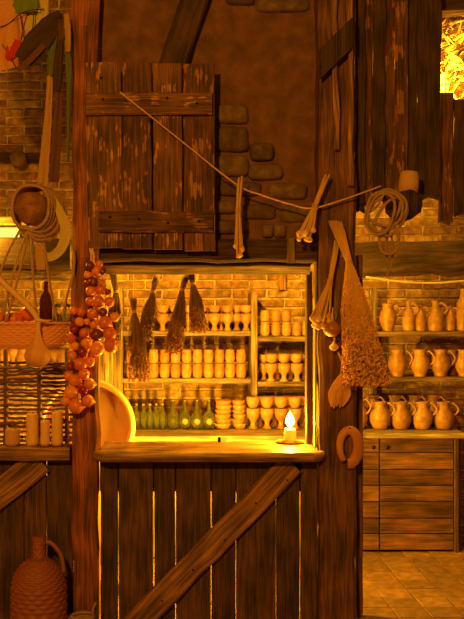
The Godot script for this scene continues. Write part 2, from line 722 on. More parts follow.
func shell():
	# floor: slab with clay tiles in the doorway
	var fl := structure("floor")
	wall_box(fl, "slab", Vector3(-3.5, -0.25, -2.3), Vector3(4.5, -0.012, 8.0), M.grout)
	var tile_meshes := []
	var r := RandomNumberGenerator.new()
	r.seed = 5
	for i in 4:
		tile_meshes.append(piece(0.18, 0.167, 0.02, 0.003, 0.003, r))
	var up := Basis(Vector3.RIGHT, Vector3(0, 0, -1), Vector3.UP)
	for i in 9:
		for j in 17:
			var x := 0.82 + i * 0.187
			var z := -1.42 + j * 0.174
			part(fl, "tile", tile_meshes[r.randi() % 4], M.tiles[r.randi() % 3], Transform3D(up.rotated(Vector3.UP, r.randf_range(-0.02, 0.02)), Vector3(x + r.randf_range(-0.003, 0.003), r.randf_range(-0.003, 0.001), z)))
	# back wall with its bricks
	var wb := structure("wall_back")
	wall_box(wb, "mortar_bed", Vector3(-1.9, -0.25, -2.25), Vector3(3.0, 4.4, -1.962), M.mortar)
	var bm := []
	var full := Vector2(0.25, 0.058)
	for i in 5:
		bm.append(piece(full.x, full.y, 0.03, 0.006, 0.004, r))
	var rest := start()
	var rest_count := 0
	var zf := -1.95
	for row in 63:
		for col in 18:
			var x := -1.72 + col * 0.262 + (0.131 if row % 2 else 0.0)
			var y := 0.035 + row * 0.0685
			var px := VPX + x / mpp(zf)
			var py := HORIZON - (y - EYE) / mpp(zf)
			var seen_here := (px > 105 and px < 318 and py > 258 and py < 432) or (px > 362 and px < 482 and py > 205 and py < 436) or (px > -16 and px < 62 and py > 60 and py < 205)
			var tilt := Basis().rotated(Vector3.BACK, r.randf_range(-0.008, 0.008))
			var xf := Transform3D(tilt, Vector3(x + r.randf_range(-0.003, 0.003), y + r.randf_range(-0.002, 0.002), zf + r.randf_range(-0.004, 0.003)))
			var kind := r.randi() % 5
			var tone: int = [0, 0, 1, 1, 2, 3][r.randi() % 6]
			if seen_here:
				part(wb, "brick", bm[kind], M.bricks[tone], xf)
			elif x < 2.8:
				rest.append_from(bm[kind], 0, xf)
				rest_count += 1
	var ro := part(wb, "bricks_elsewhere", rest.commit(), M.bricks[1])
	ro.set_meta("kind", "stuff")
	var wl := structure("wall_left")
	wall_box(wl, "plaster", Vector3(-2.1, -0.25, -2.25), Vector3(-1.9, 4.4, 0.4), M.clay_wall)
	var wr := structure("wall_right")
	wall_box(wr, "plaster", Vector3(3.0, -0.25, -2.25), Vector3(3.2, 4.4, 0.4), M.clay_wall)
	var wi := structure("wall_lightstop_left")  # unseen wall added to stop the middle lantern lighting the left bricks
	wall_box(wi, "plaster", Vector3(-0.45, 2.12, -1.955), Vector3(-0.4, 4.39, -0.26), M.clay_wall)
	var wj := structure("wall_lightstop_right")  # second unseen wall added, blocking light from the upper right lantern
	wall_box(wj, "plaster", Vector3(0.92, 2.12, -1.955), Vector3(0.97, 4.39, -0.26), M.clay_wall)
	var ce := structure("ceiling")
	wall_box(ce, "boarding", Vector3(-2.1, 4.4, -2.25), Vector3(3.2, 4.55, 0.6), M.dark_board)
	# clay-plastered gable between the posts, with field stones showing
	var wf := structure("wall_front", Vector3(0.237, 2.09, -0.15))
	part(wf, "clay_plaster", relief_panel(1.206, 2.3, 0.16, 0.03, 4), M.clay_wall)
	var stones := [[231, 114, 36, 20, 0], [229, 139, 40, 26, 1], [229, 166, 40, 22, 0], [262, 152, 24, 18, 1], [266, 172, 34, 16, 0], [240, 189, 42, 15, 1], [288, 191, 40, 17, 0], [224, 207, 24, 14, 0], [258, 212, 38, 16, 1], [299, 214, 36, 18, 0], [232, 227, 34, 15, 1], [268, 231, 11, 14, 0], [280, 231, 13, 15, 0], [305, 231, 20, 12, 1], [283, 5, 56, 14, 0], [240, -2, 30, 14, 1]]
	for i in stones.size():
		var s: Array = stones[i]
		var c := at(s[0], s[1], -0.13)
		part(wf, "stone", stone_mesh(s[2] * mpp(-0.13), s[3] * mpp(-0.13), 0.06, i + 3), M.stone_b if s[4] else M.stone_a, shift(c - wf.position))


func relief_panel(w: float, h: float, depth: float, amp: float, seed_: int) -> ArrayMesh:
	# base at y = 0, front near z = 0
	var n := FastNoiseLite.new()
	n.seed = seed_
	n.frequency = 2.2
	n.fractal_octaves = 4
	var nx := 40
	var ny := 80
	var g := []
	for i in ny + 1:
		var row := PackedVector3Array()
		for j in nx + 1:
			var x := -w / 2 + w * j / nx
			var y := h * i / ny
			row.append(Vector3(x, y, n.get_noise_2d(x, y) * amp))
		g.append(row)
	var st := start()
	for i in ny:
		for j in nx:
			tri(st, g[i][j], g[i][j + 1], g[i + 1][j + 1])
			tri(st, g[i][j], g[i + 1][j + 1], g[i + 1][j])
	st.set_smooth_group(-1)
	for j in nx:
		for e in 2:
			var a: Vector3 = g[ny if e else 0][j]
			var b: Vector3 = g[ny if e else 0][j + 1]
			var c := Vector3(b.x, b.y, -depth)
			var d := Vector3(a.x, a.y, -depth)
			if e == 0:
				var t := a
				a = b
				b = t
				t = c
				c = d
				d = t
			tri(st, a, b, c)
			tri(st, a, c, d)
	for i in ny:
		for e in 2:
			var a: Vector3 = g[i][nx if e else 0]
			var b: Vector3 = g[i + 1][nx if e else 0]
			var c := Vector3(b.x, b.y, -depth)
			var d := Vector3(a.x, a.y, -depth)
			if e == 1:
				var t := a
				a = b
				b = t
				t = c
				c = d
				d = t
			tri(st, a, b, c)
			tri(st, a, c, d)
	var p := [Vector3(-w / 2, 0, -depth), Vector3(-w / 2, h, -depth), Vector3(w / 2, h, -depth), Vector3(w / 2, 0, -depth)]
	tri(st, p[0], p[1], p[2])
	tri(st, p[0], p[2], p[3])
	return done(st)


# ---------------------------------------------------------------- posts and beams
func front_timber():
	timber("timber_post", "reddish rough timber post left of the counter, behind the onion string", "post", M.post_red, Vector3(-0.431, 0, -0.1), Vector3(-0.431, 4.39, -0.1), 0.14, 0.2, 1, 0.012, 0.02)
	timber("timber_post", "broad dark timber post at the right end of the counter", "post", M.post, Vector3(0.933, 0, -0.1), Vector3(0.933, 4.39, -0.1), 0.2, 0.2, 2, 0.01, 0.02)
	var a := at(97, 250, -0.06)
	timber("lintel_beam", "dark horizontal beam above the serving opening", "beam", M.beam, Vector3(-0.358, a.y, -0.16), Vector3(0.83, a.y, -0.16), 0.125, 0.2, 3, 0.01, 0.012)
	var b := at(100, 266.5, -0.21)
	timber("soffit_board", "pale board under the dark beam over the serving opening", "board", M.shelf, Vector3(-0.358, b.y, -0.2), Vector3(0.81, b.y, -0.2), 0.062, 0.08, 4, 0.004, 0.006, Vector3(0, -0.6, 0.8))
	timber("jamb_board", "narrow upright board lining the right side of the serving opening", "board", M.beam, Vector3(0.812, 0.945, -0.235), Vector3(0.812, b.y - 0.028, -0.235), 0.034, 0.06, 5, 0.002, 0.005)
	timber("jamb_strip", "thin pale strip along the right edge of the serving opening", "strip", M.pale_wood, Vector3(0.824, 0.945, -0.09), Vector3(0.824, b.y + 0.02, -0.09), 0.012, 0.05, 6, 0.001, 0.002)
	timber("tenon_peg", "short wooden tenon standing on the dark beam over the opening", "peg", M.shelf, at(291, 263, -0.045), at(291, 238, -0.045), 0.042, 0.024, 7, 0.002, 0.004)
	timber("diagonal_brace", "dark diagonal timber brace at the top above the plank shutter", "brace", M.beam, at(172, 68, -0.085), at(214, -60, -0.085), 0.15, 0.045, 8, 0.006, 0.012)
	timber("post_facing", "pale split-wood facing strip on upper right post", "board", M.brace, at(351, 186, 0.026), at(350, -40, 0.026), 0.028, 0.03, 9, 0.008, 0.006)
	item("loose_wire", "thin pale cord dangling at top right of the opening", "cord", tube(smooth_path([at(293, 266, -0.25), at(294, 274, -0.255), at(301, 278, -0.255), at(311, 280, -0.25)], 6), 0.004, 6), M.rope_pale, Vector3.ZERO)
	timber("post_facing", "thin split-wood strip in the middle of upper right post", "board", M.brace, at(337, 150, 0.026), at(333, -40, 0.026), 0.03, 0.03, 19, 0.012, 0.006)
	var sb := thing("short_brace", "short slanting dark board crossing top of right post", "brace", at(336, 48, 0.062))
	var st := start()
	var rings := []
	for s in [[0.045, 0.0], [0.076, 0.0], [0.08, 1.0]]:
		var g := PackedVector3Array()
		for p in [[320, 79], [353, 47], [353, 17], [320, 49]]:
			g.append(at(p[0] - signf(p[0] - 336) * s[1], p[1] - signf(p[1] - 48) * s[1], 0.06) - sb.position + Vector3(0, 0, s[0] - 0.06))
		rings.append(g)
	loft(st, rings, true, true, true)
	part(sb, "board", done(st), M.dark_board)
	timber("shade_strip", "narrow upright strip added for the shaded right side of right post", "jamb", M.post, at(359.0, 0, -0.15) * Vector3(1, 0, 1), Vector3(at(359.0, 0, -0.15).x, 2.0, -0.15), 0.034, 0.05, 18, 0.002, 0.004)  # added board takes the place of the shaded edge of the post


# ---------------------------------------------------------------- counter and the plank front under it
func stall_front():
	var t := thing("plank_partition", "partition of upright dark planks with a diagonal brace below the counter", "partition", Vector3(0.237, 0, -0.075))
	var gaps := [99.7, 118.3, 153.8, 175.6, 211.2, 236.0, 276.2, 300.2, 318.2]
	var wide := [2.2, 1.1, 1.6, 0.9, 0.9, 0.9, 0.7, 1.3, 1.2]
	for i in 8:
		var l: float = gaps[i] + wide[i] / 2
		var r_: float = gaps[i + 1] - wide[i + 1] / 2
		var k := mpp(-0.06)
		var x := ((l + r_) / 2 - VPX) * k - t.position.x
		plank(t, "plank", M.door_a if i % 2 else M.door_b, Vector3(x, 0.005, 0), Vector3(x, 0.885, 0), (r_ - l) * k, 0.03, Vector3(0, 0, 1), 20 + i, 0.0012, 0.003)
	plank(t, "rail", M.door_b, Vector3(-0.595, 0.79, -0.035), Vector3(0.57, 0.79, -0.035), 0.18, 0.035, Vector3(0, 0, 1), 30)
	var br := plank(t, "brace", M.brace, at(112, 648, -0.035) - t.position, at(292, 463.5, -0.035) - t.position, 0.138, 0.045, Vector3(0, 0, 1), 32, 0.005, 0.01)
	for s in [[143, 626], [162, 601], [193, 570], [225, 540], [256, 503], [287, 480]]:
		var st := start()
		lathe_into(st, [Vector2(0.0, 0.0), Vector2(0.006, 0.0), Vector2(0.005, 0.003), Vector2(0.0, 0.004)], 8, Vector3.ZERO, Basis(Vector3.RIGHT, PI / 2))
		nest(part(t, "nail_head", done(st), M.iron, shift(at(s[0], s[1], -0.013) - t.position)), br)
	# counter slab with rounded ends, notched round the posts
	var o := PackedVector2Array()
	var lx := -0.388
	var rx := 0.862
	for k in 7:
		var a := PI / 2 * k / 6
		o.append(Vector2(rx - 0.07 + sin(a) * 0.07, 0.085 - 0.07 + cos(a) * 0.07))
	o.append_array(PackedVector2Array([Vector2(rx, 0.008), Vector2(0.828, 0.008), Vector2(0.828, -0.35), Vector2(-0.355, -0.35), Vector2(-0.355, 0.008), Vector2(lx, 0.008)]))
	for k in 7:
		var a := PI / 2 * k / 6
		o.append(Vector2(lx + 0.07 - cos(a) * 0.07, 0.085 - 0.07 + sin(a) * 0.07))
	item("counter_slab", "thick rounded wooden counter top of the serving opening", "counter", slab_mesh(o, 0.888, 0.94), M.counter, Vector3.ZERO)


func shutter():
	var t := thing("plank_shutter", "raised shutter of four weathered planks with peeling paint above the counter", "shutter", at(150, 250, 0.022))
	var z := 0.0
	var edges := [83.5, 121.5, 152.0, 182.5, 215.0]
	var low := [248.0, 249.0, 249.5, 251.0]
	for i in 4:
		var l: float = edges[i] + (2.0 if i == 0 else 0.7)
		var r_: float = edges[i + 1] - 0.7
		var p0 := at((l + r_) / 2 + (3.0 if i == 0 else 1.0), low[i], 0.022) - t.position
		var p1 := at((l + r_) / 2, 63.0 + i * 0.5, 0.022) - t.position
		plank(t, "plank", M.peel if i % 2 == 0 else M.peel_dark, p0, p1, (r_ - l) * mpp(0.022), 0.028, Vector3(0, 0, 1), 40 + i, 0.003, 0.005)
	var ba := plank(t, "batten", M.peel, at(86, 104, 0.052) - t.position, at(212, 104, 0.052) - t.position, 0.118, 0.03, Vector3(0, 0, 1), 47, 0.004, 0.008)
	var bb := plank(t, "batten", M.peel_dark, at(99, 222, 0.052) - t.position, at(213, 222, 0.052) - t.position, 0.11, 0.03, Vector3(0, 0, 1), 48, 0.004, 0.008)
	for s in [[101, 78], [103, 99], [126, 101], [167, 98], [197, 103], [110, 217], [139, 219], [168, 223], [199, 221], [150, 120]]:
		var st := start()
		lathe_into(st, [Vector2(0.0, 0.0), Vector2(0.008, 0.0), Vector2(0.006, 0.004), Vector2(0.0, 0.005)], 8, Vector3.ZERO, Basis(Vector3.RIGHT, PI / 2))
		var nl := part(t, "nail_head", done(st), M.iron, shift(at(s[0], s[1], 0.068 if s[1] != 78 else 0.037) - t.position))
		if s[1] != 78:
			nest(nl, ba if s[1] < 150 else bb)


# ---------------------------------------------------------------- shelves behind the counter
const SHELF_Z := -1.76

func shelf_y(py: float, z := -1.65) -> float:
	return at(0, py, z).y


func middle_shelves():
	var zc := -1.785
	var k := mpp(-1.63)
	var bc := thing("back_counter", "pale wooden worktop with plank front along back wall behind the counter", "worktop", Vector3(0.3, 0, -1.6))
	plank(bc, "top", M.pale_wood, Vector3(-0.82, 0.815, 0), Vector3(0.9, 0.815, 0), 0.68, 0.05, Vector3.UP, 60, 0.002, 0.006)
	for i in 8:
		var x := -0.72 + i * 0.205
		plank(bc, "plank", M.shelf, Vector3(x, 0.0, 0.27), Vector3(x, 0.789, 0.27), 0.2, 0.02, Vector3(0, 0, 1), 61 + i, 0.001, 0.003)
	var t := thing("wall_shelf", "two-bay wooden wall shelf crowded with clay cups behind the counter", "shelf", Vector3(0.2, 0.84, zc))
	var add := func(called, x0, x1, py, seed_):
		var y := shelf_y(py) - t.position.y
		plank(t, called, M.shelf, Vector3((x0 - VPX) * k - t.position.x, y - 0.018, 0), Vector3((x1 - VPX) * k - t.position.x, y - 0.018, 0), 0.27, 0.036, Vector3.UP, seed_, 0.001, 0.004)
	add.call("shelf_board", 122, 251, 331, 70)
	add.call("shelf_board", 122, 251, 378.5, 71)
	add.call("shelf_board", 258, 314, 336.5, 72)
	add.call("shelf_board", 258, 314, 381.5, 73)
	for s in [[254.5, 293, 6.2], [120, 292, 5.0], [316, 300, 5.0]]:
		var x: float = (s[0] - VPX) * k - t.position.x
		plank(t, "upright", M.shelf, Vector3(x, 0.002, 0.005), Vector3(x, shelf_y(s[1]) - t.position.y, 0.005), s[2] * k, 0.28, Vector3(0, 0, 1), 74 + int(s[0]), 0.001, 0.003)
	# boarded screen at the left end of the opening
	var sc := thing("board_screen", "lit upright boards behind the round tub at left of opening", "boards", at(110, 437, -1.2))
	sc.position.y = 0
	for i in 4:
		var x := (92.0 + i * 8.6 - VPX) * mpp(-1.2) - sc.position.x
		plank(sc, "board", M.shelf if i % 2 else M.pale_wood, Vector3(x, 0, 0), Vector3(x, at(0, 280 + (i % 2) * 8, -1.2).y, 0), 8.2 * mpp(-1.2), 0.02, Vector3(0, 0, 1), 90 + i, 0.002, 0.003)
	var hook := item("hanging_block", "small wooden block hanging on the bricks above right shelf", "block", timber_mesh(0.12, 0.06, 0.03, 0.003, 0.005, 3), M.brace, at(282, 282, -1.93), "", 0.0)
	hook.rotation.z = 0.05


func goblet_mesh(h: float, r: float) -> ArrayMesh:
	return lathe([Vector2(0, 0), Vector2(r * 0.68, 0), Vector2(r * 0.7, h * 0.05), Vector2(r * 0.42, h * 0.16), Vector2(r * 0.36, h * 0.3), Vector2(r * 0.48, h * 0.42), Vector2(r * 0.86, h * 0.56), Vector2(r, h * 0.74), Vector2(r * 0.97, h), Vector2(r * 0.88, h), Vector2(r * 0.88, h * 0.76), Vector2(r * 0.5, h * 0.55), Vector2(0, h * 0.5)], 24)


func bowl_mesh(h: float, r: float) -> ArrayMesh:
	return lathe([Vector2(0, 0), Vector2(r * 0.5, 0), Vector2(r * 0.55, h * 0.06), Vector2(r * 0.82, h * 0.3), Vector2(r * 0.97, h * 0.65), Vector2(r, h), Vector2(r * 0.92, h), Vector2(r * 0.86, h * 0.6), Vector2(r * 0.5, h * 0.2), Vector2(0, h * 0.16)], 24)


func cup_mesh(h: float, r: float) -> ArrayMesh:
	return lathe([Vector2(0, 0), Vector2(r * 0.74, 0), Vector2(r * 0.86, h * 0.1), Vector2(r, h * 0.4), Vector2(r * 0.98, h * 0.6), Vector2(r * 0.84, h * 0.84), Vector2(r * 0.88, h), Vector2(r * 0.78, h), Vector2(r * 0.76, h * 0.82), Vector2(r * 0.85, h * 0.5), Vector2(r * 0.6, h * 0.12), Vector2(0, h * 0.1)], 24)


func dish_mesh(h: float, r: float) -> ArrayMesh:
	return lathe([Vector2(0, 0), Vector2(r * 0.72, 0), Vector2(r * 0.78, h * 0.15), Vector2(r, h * 0.7), Vector2(r * 1.0, h), Vector2(r * 0.94, h), Vector2(r * 0.7, h * 0.3), Vector2(0, h * 0.25)], 24)


func row(called: String, centers: Array, mesh: Mesh, y: float, z: float, what: String, where: String, group: String):
	for i in centers.size():
		var p := at(centers[i], 0, z)
		p.y = y
		item(called, "%s, %s %s" % [what, ORD[i], where], "cup" if called != "clay_bowl" else "bowl", mesh, M.pot if rng.randf() < 0.6 else M.pot_b, p, group, rng.randf() * TAU)


func middle_crockery():
	var z := -1.69
	var k := mpp(z)
	# upper left shelf: goblets, each row with bowls stacked on top
	var y := shelf_y(331) + 0.001
	var g := goblet_mesh(0.125, 0.045)
	var b := bowl_mesh(0.058, 0.045)
	row("clay_goblet", [162.5, 175.5, 188.5, 201.5, 214.5, 227.5, 246.0], g, y, z, "footed clay goblet under a bowl", "on upper left shelf", "goblets on the upper left shelf")
	row("clay_bowl", [162.5, 175.5, 188.5, 201.5, 214.5, 227.5, 246.0], b, y + 0.126, z, "clay bowl atop a goblet", "on upper left shelf", "bowls on the upper left shelf")
	row("clay_goblet", [170.0, 182.5, 207.0, 221.0, 236.5], g, y, z - 0.105, "footed clay goblet in back row", "on upper left shelf", "back goblets on the upper left shelf")
	row("clay_bowl", [170.0, 182.5, 207.0, 221.0, 236.5], b, y + 0.126, z - 0.105, "clay bowl in back row", "on upper left shelf", "back bowls on the upper left shelf")
	# middle left shelf: beakers two high
	y = shelf_y(378.5) + 0.001
	var cols := [131.0, 142.5, 153.5, 164.5, 175.5, 186.5, 197.5, 208.5, 219.5, 230.0, 241.0]
	var c1 := cup_mesh(0.105, 0.0385)
	row("clay_beaker", cols, c1, y, z, "lower clay beaker of a pair", "on lower left shelf", "lower beakers on the lower left shelf")
	row("clay_beaker", cols, cup_mesh(0.1, 0.037), y + 0.106, z, "upper clay beaker of a pair", "on lower left shelf", "upper beakers on the lower left shelf")
	# upper right shelf
	y = shelf_y(336.5) + 0.001
	var c2 := cup_mesh(0.105, 0.0355)
	row("clay_beaker", [265.0, 276.0, 286.5, 297.0, 307.0], c2, y, z, "standing clay beaker", "on upper right shelf by jamb", "beakers on the upper right shelf")
	row("clay_cup", [265.0, 276.0, 286.5], cup_mesh(0.08, 0.0355), y + 0.106, z, "small clay cup stacked on a beaker", "on upper right shelf", "cups stacked on the upper right shelf")
	# lower right shelf
	y = shelf_y(381.5) + 0.001
	row("clay_goblet", [271.0, 284.0, 297.0], goblet_mesh(0.13, 0.046), y, z + 0.03, "footed clay goblet in front row", "on lower right shelf", "goblets on the lower right shelf")
	row("clay_bowl", [271.5, 284.0, 296.5], bowl_mesh(0.066, 0.046), y + 0.131, z + 0.03, "clay bowl atop front goblet", "on lower right shelf", "bowls on the lower right shelf")
	row("clay_goblet", [264.0, 277.5, 290.5, 304.0], goblet_mesh(0.125, 0.038), y, z - 0.08, "slim clay goblet in back row", "on lower right shelf", "back goblets on the lower right shelf")
	row("clay_bowl", [264.0, 277.5, 290.5, 304.0], bowl_mesh(0.062, 0.038), y + 0.126, z - 0.08, "clay bowl in back row", "on lower right shelf", "back bowls on the lower right shelf")
	# on the back counter: dishes, goblets and bowls
	y = 0.841
	var zb := -1.62
	for s in 2:
		var cx: float = [223.5, 239.0][s]
		var rr: float = [0.058, 0.046][s]
		var dm := dish_mesh(0.042, rr)
		for i in 6:
			var p := at(cx + rng.randf_range(-0.8, 0.8), 0, zb)
			p.y = y + i * 0.033
			item("clay_dish", "%s dish of the %s stack of clay dishes beside the bottles" % [["bottom", "second lowest", "third lowest", "fourth lowest", "fifth lowest", "top"][i], ["wider left", "narrower right"][s]], "dish", dm, M.pot_b if i % 2 else M.pot, p, "stacked dishes on the back counter", rng.randf())
	row("clay_goblet", [253.0, 267.0, 281.0, 295.0], goblet_mesh(0.15, 0.0485), y, zb, "large clay goblet near candle", "on back counter", "large goblets on the back counter")
	row("clay_bowl", [253.0, 267.0, 281.0, 295.0], bowl_mesh(0.08, 0.0485), y + 0.151, zb, "wide clay bowl on large goblet", "on back counter", "wide bowls on the back counter")
	row("clay_goblet", [260.0, 274.5, 288.0, 304.0], goblet_mesh(0.15, 0.05), y, zb - 0.14, "large clay goblet in back row", "on back counter", "back goblets on the back counter")
	row("clay_bowl", [260.0, 274.5, 288.0, 304.0], bowl_mesh(0.075, 0.05), y + 0.151, zb - 0.14, "wide clay bowl in back row", "on back counter", "back wide bowls on the back counter")
	# bottles
	var tall := lathe([Vector2(0, 0), Vector2(0.024, 0), Vector2(0.026, 0.006), Vector2(0.026, 0.1), Vector2(0.022, 0.118), Vector2(0.011, 0.135), Vector2(0.0105, 0.165), Vector2(0.013, 0.167), Vector2(0.013, 0.172), Vector2(0.008, 0.172), Vector2(0.008, 0.13), Vector2(0.021, 0.1), Vector2(0.022, 0.008), Vector2(0, 0.006)], 20)
	var cork := lathe([Vector2(0, 0), Vector2(0.0075, 0), Vector2(0.009, 0.018), Vector2(0, 0.019)], 12)
	for i in 5:
		var p := at([136.5, 143.5, 150.0, 156.3, 162.5][i], 0, zb)
		p.y = y
		var o := thing("glass_bottle", "slim green glass bottle, %s in row beside the tub" % ORD[i], "bottle", p, "slim green bottles")
		var gs := part(o, "glass", tall, M.glass_green)
		part(gs, "cork", cork, M.cork, shift(Vector3(0, 0.163, 0)))
	var fl := lathe([Vector2(0, 0), Vector2(0.03, 0), Vector2(0.041, 0.012), Vector2(0.045, 0.045), Vector2(0.043, 0.085), Vector2(0.033, 0.112), Vector2(0.014, 0.13), Vector2(0.0115, 0.19), Vector2(0.016, 0.193), Vector2(0.016, 0.2), Vector2(0.009, 0.2), Vector2(0.009, 0.13), Vector2(0.03, 0.104), Vector2(0.039, 0.08), Vector2(0.04, 0.045), Vector2(0.036, 0.014), Vector2(0, 0.006)], 24)
	var tagm := lathe([Vector2(0.0, 0.0), Vector2(0.021, 0.0), Vector2(0.021, 0.0015), Vector2(0.0, 0.002)], 20)
	for i in 4:
		var p := at([173.0, 185.0, 197.0, 209.0][i], 0, zb)
		p.y = y
		var o := thing("round_flask", "round-bellied green glass flask, %s beside the slim bottles" % ORD[i], "bottle", p, "round flasks")
		var gs := part(o, "glass", fl, M.glass_green)
		if i > 0:
			part(gs, "paper_label", tagm, M.paper, Transform3D(Basis(Vector3.RIGHT, PI / 2 - 0.06), Vector3(0, 0.058, 0.0452)))
		part(gs, "cork", cork, M.cork, shift(Vector3(0, 0.188, 0)))


func counter_things():
	# round tub standing on edge behind the left post
	var k := mpp(-0.62)
	var c := at(87, 426, -0.62)
	var t := thing("round_tub", "round wooden tub standing on edge beside the left post", "tub", c + Vector3(0, -0.29, 0))
	var turn := Transform3D(Basis(Vector3.RIGHT, PI / 2 - 0.06), Vector3(0, 0.29, 0))
	part(t, "rim", lathe([Vector2(0.242, -0.08), Vector2(0.285, -0.08), Vector2(0.29, -0.02), Vector2(0.29, 0.05), Vector2(0.284, 0.06), Vector2(0.262, 0.06), Vector2(0.255, 0.05), Vector2(0.252, 0.0), Vector2(0.242, -0.08)], 72), M.tub, turn)
	part(t, "hoop", lathe([Vector2(0.286, 0.015), Vector2(0.2945, 0.016), Vector2(0.2945, 0.034), Vector2(0.286, 0.035)], 72), M.cork, turn)
	part(t, "ledge", lathe([Vector2(0.2, -0.01), Vector2(0.25, -0.012), Vector2(0.25, 0.02), Vector2(0.232, 0.02), Vector2(0.228, 0.012), Vector2(0.2, 0.01)], 72), M.tub, turn)
	part(t, "bottom", lathe([Vector2(0, -0.02), Vector2(0.235, -0.02), Vector2(0.235, -0.004), Vector2(0, -0.002)], 72), M.brace, turn)
	# candle on its saucer
	var p := Vector3(at(290, 441, -0.27).x, 0.94, -0.27)
	var cd := thing("candle", "lit stub candle on a small saucer at the right of the counter", "candle", p)
	part(cd, "saucer", lathe([Vector2(0, 0), Vector2(0.05, 0), Vector2(0.075, 0.01), Vector2(0.076, 0.014), Vector2(0.05, 0.006), Vector2(0, 0.005)], 32), M.pot_b)
	var wx := part(cd, "wax", lathe([Vector2(0, 0.005), Vector2(0.034, 0.005), Vector2(0.036, 0.02), Vector2(0.034, 0.075), Vector2(0.03, 0.082), Vector2(0.012, 0.078), Vector2(0, 0.078)], 28), M.wax_lit)
	part(wx, "wick", tube([Vector3(0, 0.077, 0), Vector3(0.001, 0.095, 0)], 0.0015, 5), M.black)
	part(cd, "flame", lathe([Vector2(0, 0.088), Vector2(0.008, 0.094), Vector2(0.025, 0.112), Vector2(0.027, 0.127), Vector2(0.019, 0.152), Vector2(0.004, 0.176), Vector2(0, 0.186)], 16), M.flame)
	omni(cd, Vector3(0, 0.13, 0), CANDLE_E, 0.02)
	# little black and white box on the counter
	var bx := thing("match_box", "tiny black and white box on counter below the clay dishes", "box", Vector3(at(222.5, 440, -0.3).x, 0.94, -0.31))
	part(bx, "sleeve", box_mesh(Vector3(0.036, 0.03, 0.02)), M.white, shift(Vector3(0.008, 0.016, 0)))
	part(bx, "end", box_mesh(Vector3(0.016, 0.026, 0.018)), M.black, shift(Vector3(-0.0185, 0.0145, 0)))
	var be := thing("low_bench", "low bench behind the counter under the round tub", "bench", Vector3(c.x, 0, -0.62))
	plank(be, "seat", M.brace, Vector3(-0.3, c.y - 0.312, 0), Vector3(0.3, c.y - 0.312, 0), 0.22, 0.03, Vector3.UP, 6)
	for s in [-1, 1]:
		plank(be, "leg", M.brace, Vector3(s * 0.25, 0, 0), Vector3(s * 0.25, c.y - 0.328, 0), 0.2, 0.03, Vector3(1, 0, 0), 7)


const CANDLE_E := 1.0
const LOW_E := 4.2
const HIGH_E := 4.3
const RIGHT_E := 2.80
const TUBE_E := 0.6
const FRONT_E := 14.00


func lantern(label: String, pos: Vector3, energy: float, chain_top := 0.0, k := 1.0, col := LAMP_COLOR) -> Node3D:
	var t := thing("oil_lantern", label, "lantern", pos)
	part(t, "base", lathe([Vector2(0, 0), Vector2(0.026 * k, 0), Vector2(0.028 * k, 0.012 * k), Vector2(0.02 * k, 0.03 * k), Vector2(0, 0.031 * k)], 20), M.iron)
	part(t, "lamp_globe", lathe([Vector2(0, 0.032 * k), Vector2(0.028 * k, 0.033 * k), Vector2(0.044 * k, 0.06 * k), Vector2(0.042 * k, 0.085 * k), Vector2(0.026 * k, 0.11 * k), Vector2(0, 0.111 * k)], 20), M.glow)
	part(t, "cap", lathe([Vector2(0, 0.112 * k), Vector2(0.04 * k, 0.112 * k), Vector2(0.03 * k, 0.128 * k), Vector2(0.012 * k, 0.14 * k), Vector2(0, 0.141 * k)], 20), M.iron)
	if chain_top > 0.0:
		part(t, "chain", tube([Vector3(0, 0.138 * k, 0), Vector3(0, chain_top - pos.y, 0)], 0.004, 6), M.iron)
	omni(t, Vector3(0, 0.072 * k, 0), energy, 0.04 * k, col)
	return t


func lamps():
	# a lantern hung on a bracket behind the counter lights the shelves from below
	var lo := lantern("oil lantern hung on bracket behind the plank front", Vector3(0.17, 0.72, -0.5), LOW_E)
	part(lo, "bracket", tube([Vector3(0, 0.138, 0), Vector3(0, 0.148, 0.0), Vector3(0, 0.15, 0.05), Vector3(0, 0.15, 0.39)], 0.006, 6), M.iron)
	lantern("oil lantern hanging behind the beam over the serving opening", Vector3(0.3, 2.2, -0.5), HIGH_E, 4.4)
	lantern("oil lantern hanging behind the dark boards at upper right", Vector3(1.5, 2.93, -0.36), RIGHT_E, 4.4)
	lantern("large unseen lantern added before the stall as front fill light", Vector3(-0.9, 3.0, 4.9), FRONT_E, 3.4, 2.0, FILL_COLOR)  # front fill lamp added out of view, built as a lantern
	var lp := thing("fill_lantern_post", "unseen wooden post added to carry the front fill lantern", "post", Vector3(-1.5, 0, 4.9))  # post added out of view only to hold the fill lantern
	plank(lp, "upright", M.post, Vector3(0, 0, 0), Vector3(0, 3.6, 0), 0.12, 0.12, Vector3(0, 0, 1), 5)
	plank(lp, "arm", M.post, Vector3(0.061, 3.45, 0), Vector3(0.8, 3.45, 0), 0.09, 0.09, Vector3(0, 0, 1), 6)


# ---------------------------------------------------------------- dried plants, rope and wicker
func stems_into(st: SurfaceTool, r: RandomNumberGenerator, n: int, top: Vector3, knot: Vector3, low: Vector3, r_top: float, r_knot: float, r_low: Vector2, stem: float, bend := 0.01):
	for i in n:
		var a := r.randf() * TAU
		var q := sqrt(r.randf())
		var d := Vector3(cos(a), 0, sin(a)) * q
		var l := r.randf_range(0.7, 1.05)
		var fl := pow(l, 0.65)
		var e := knot.lerp(low, l) + Vector3(d.x * r_low.x, 0, d.z * r_low.y) * fl
		var m := knot.lerp(e, 0.5) + Vector3(d.x * r_low.x, 0, d.z * r_low.y) * 0.1 + Vector3(r.randf_range(-bend, bend), 0, r.randf_range(-bend, bend))
		var tp := top + d * r_top + (top - knot) * r.randf_range(-0.25, 0.1)
		tube_into(st, [tp, knot + d * r_knot, m, e], [stem, stem, stem, stem * 0.6], 3)


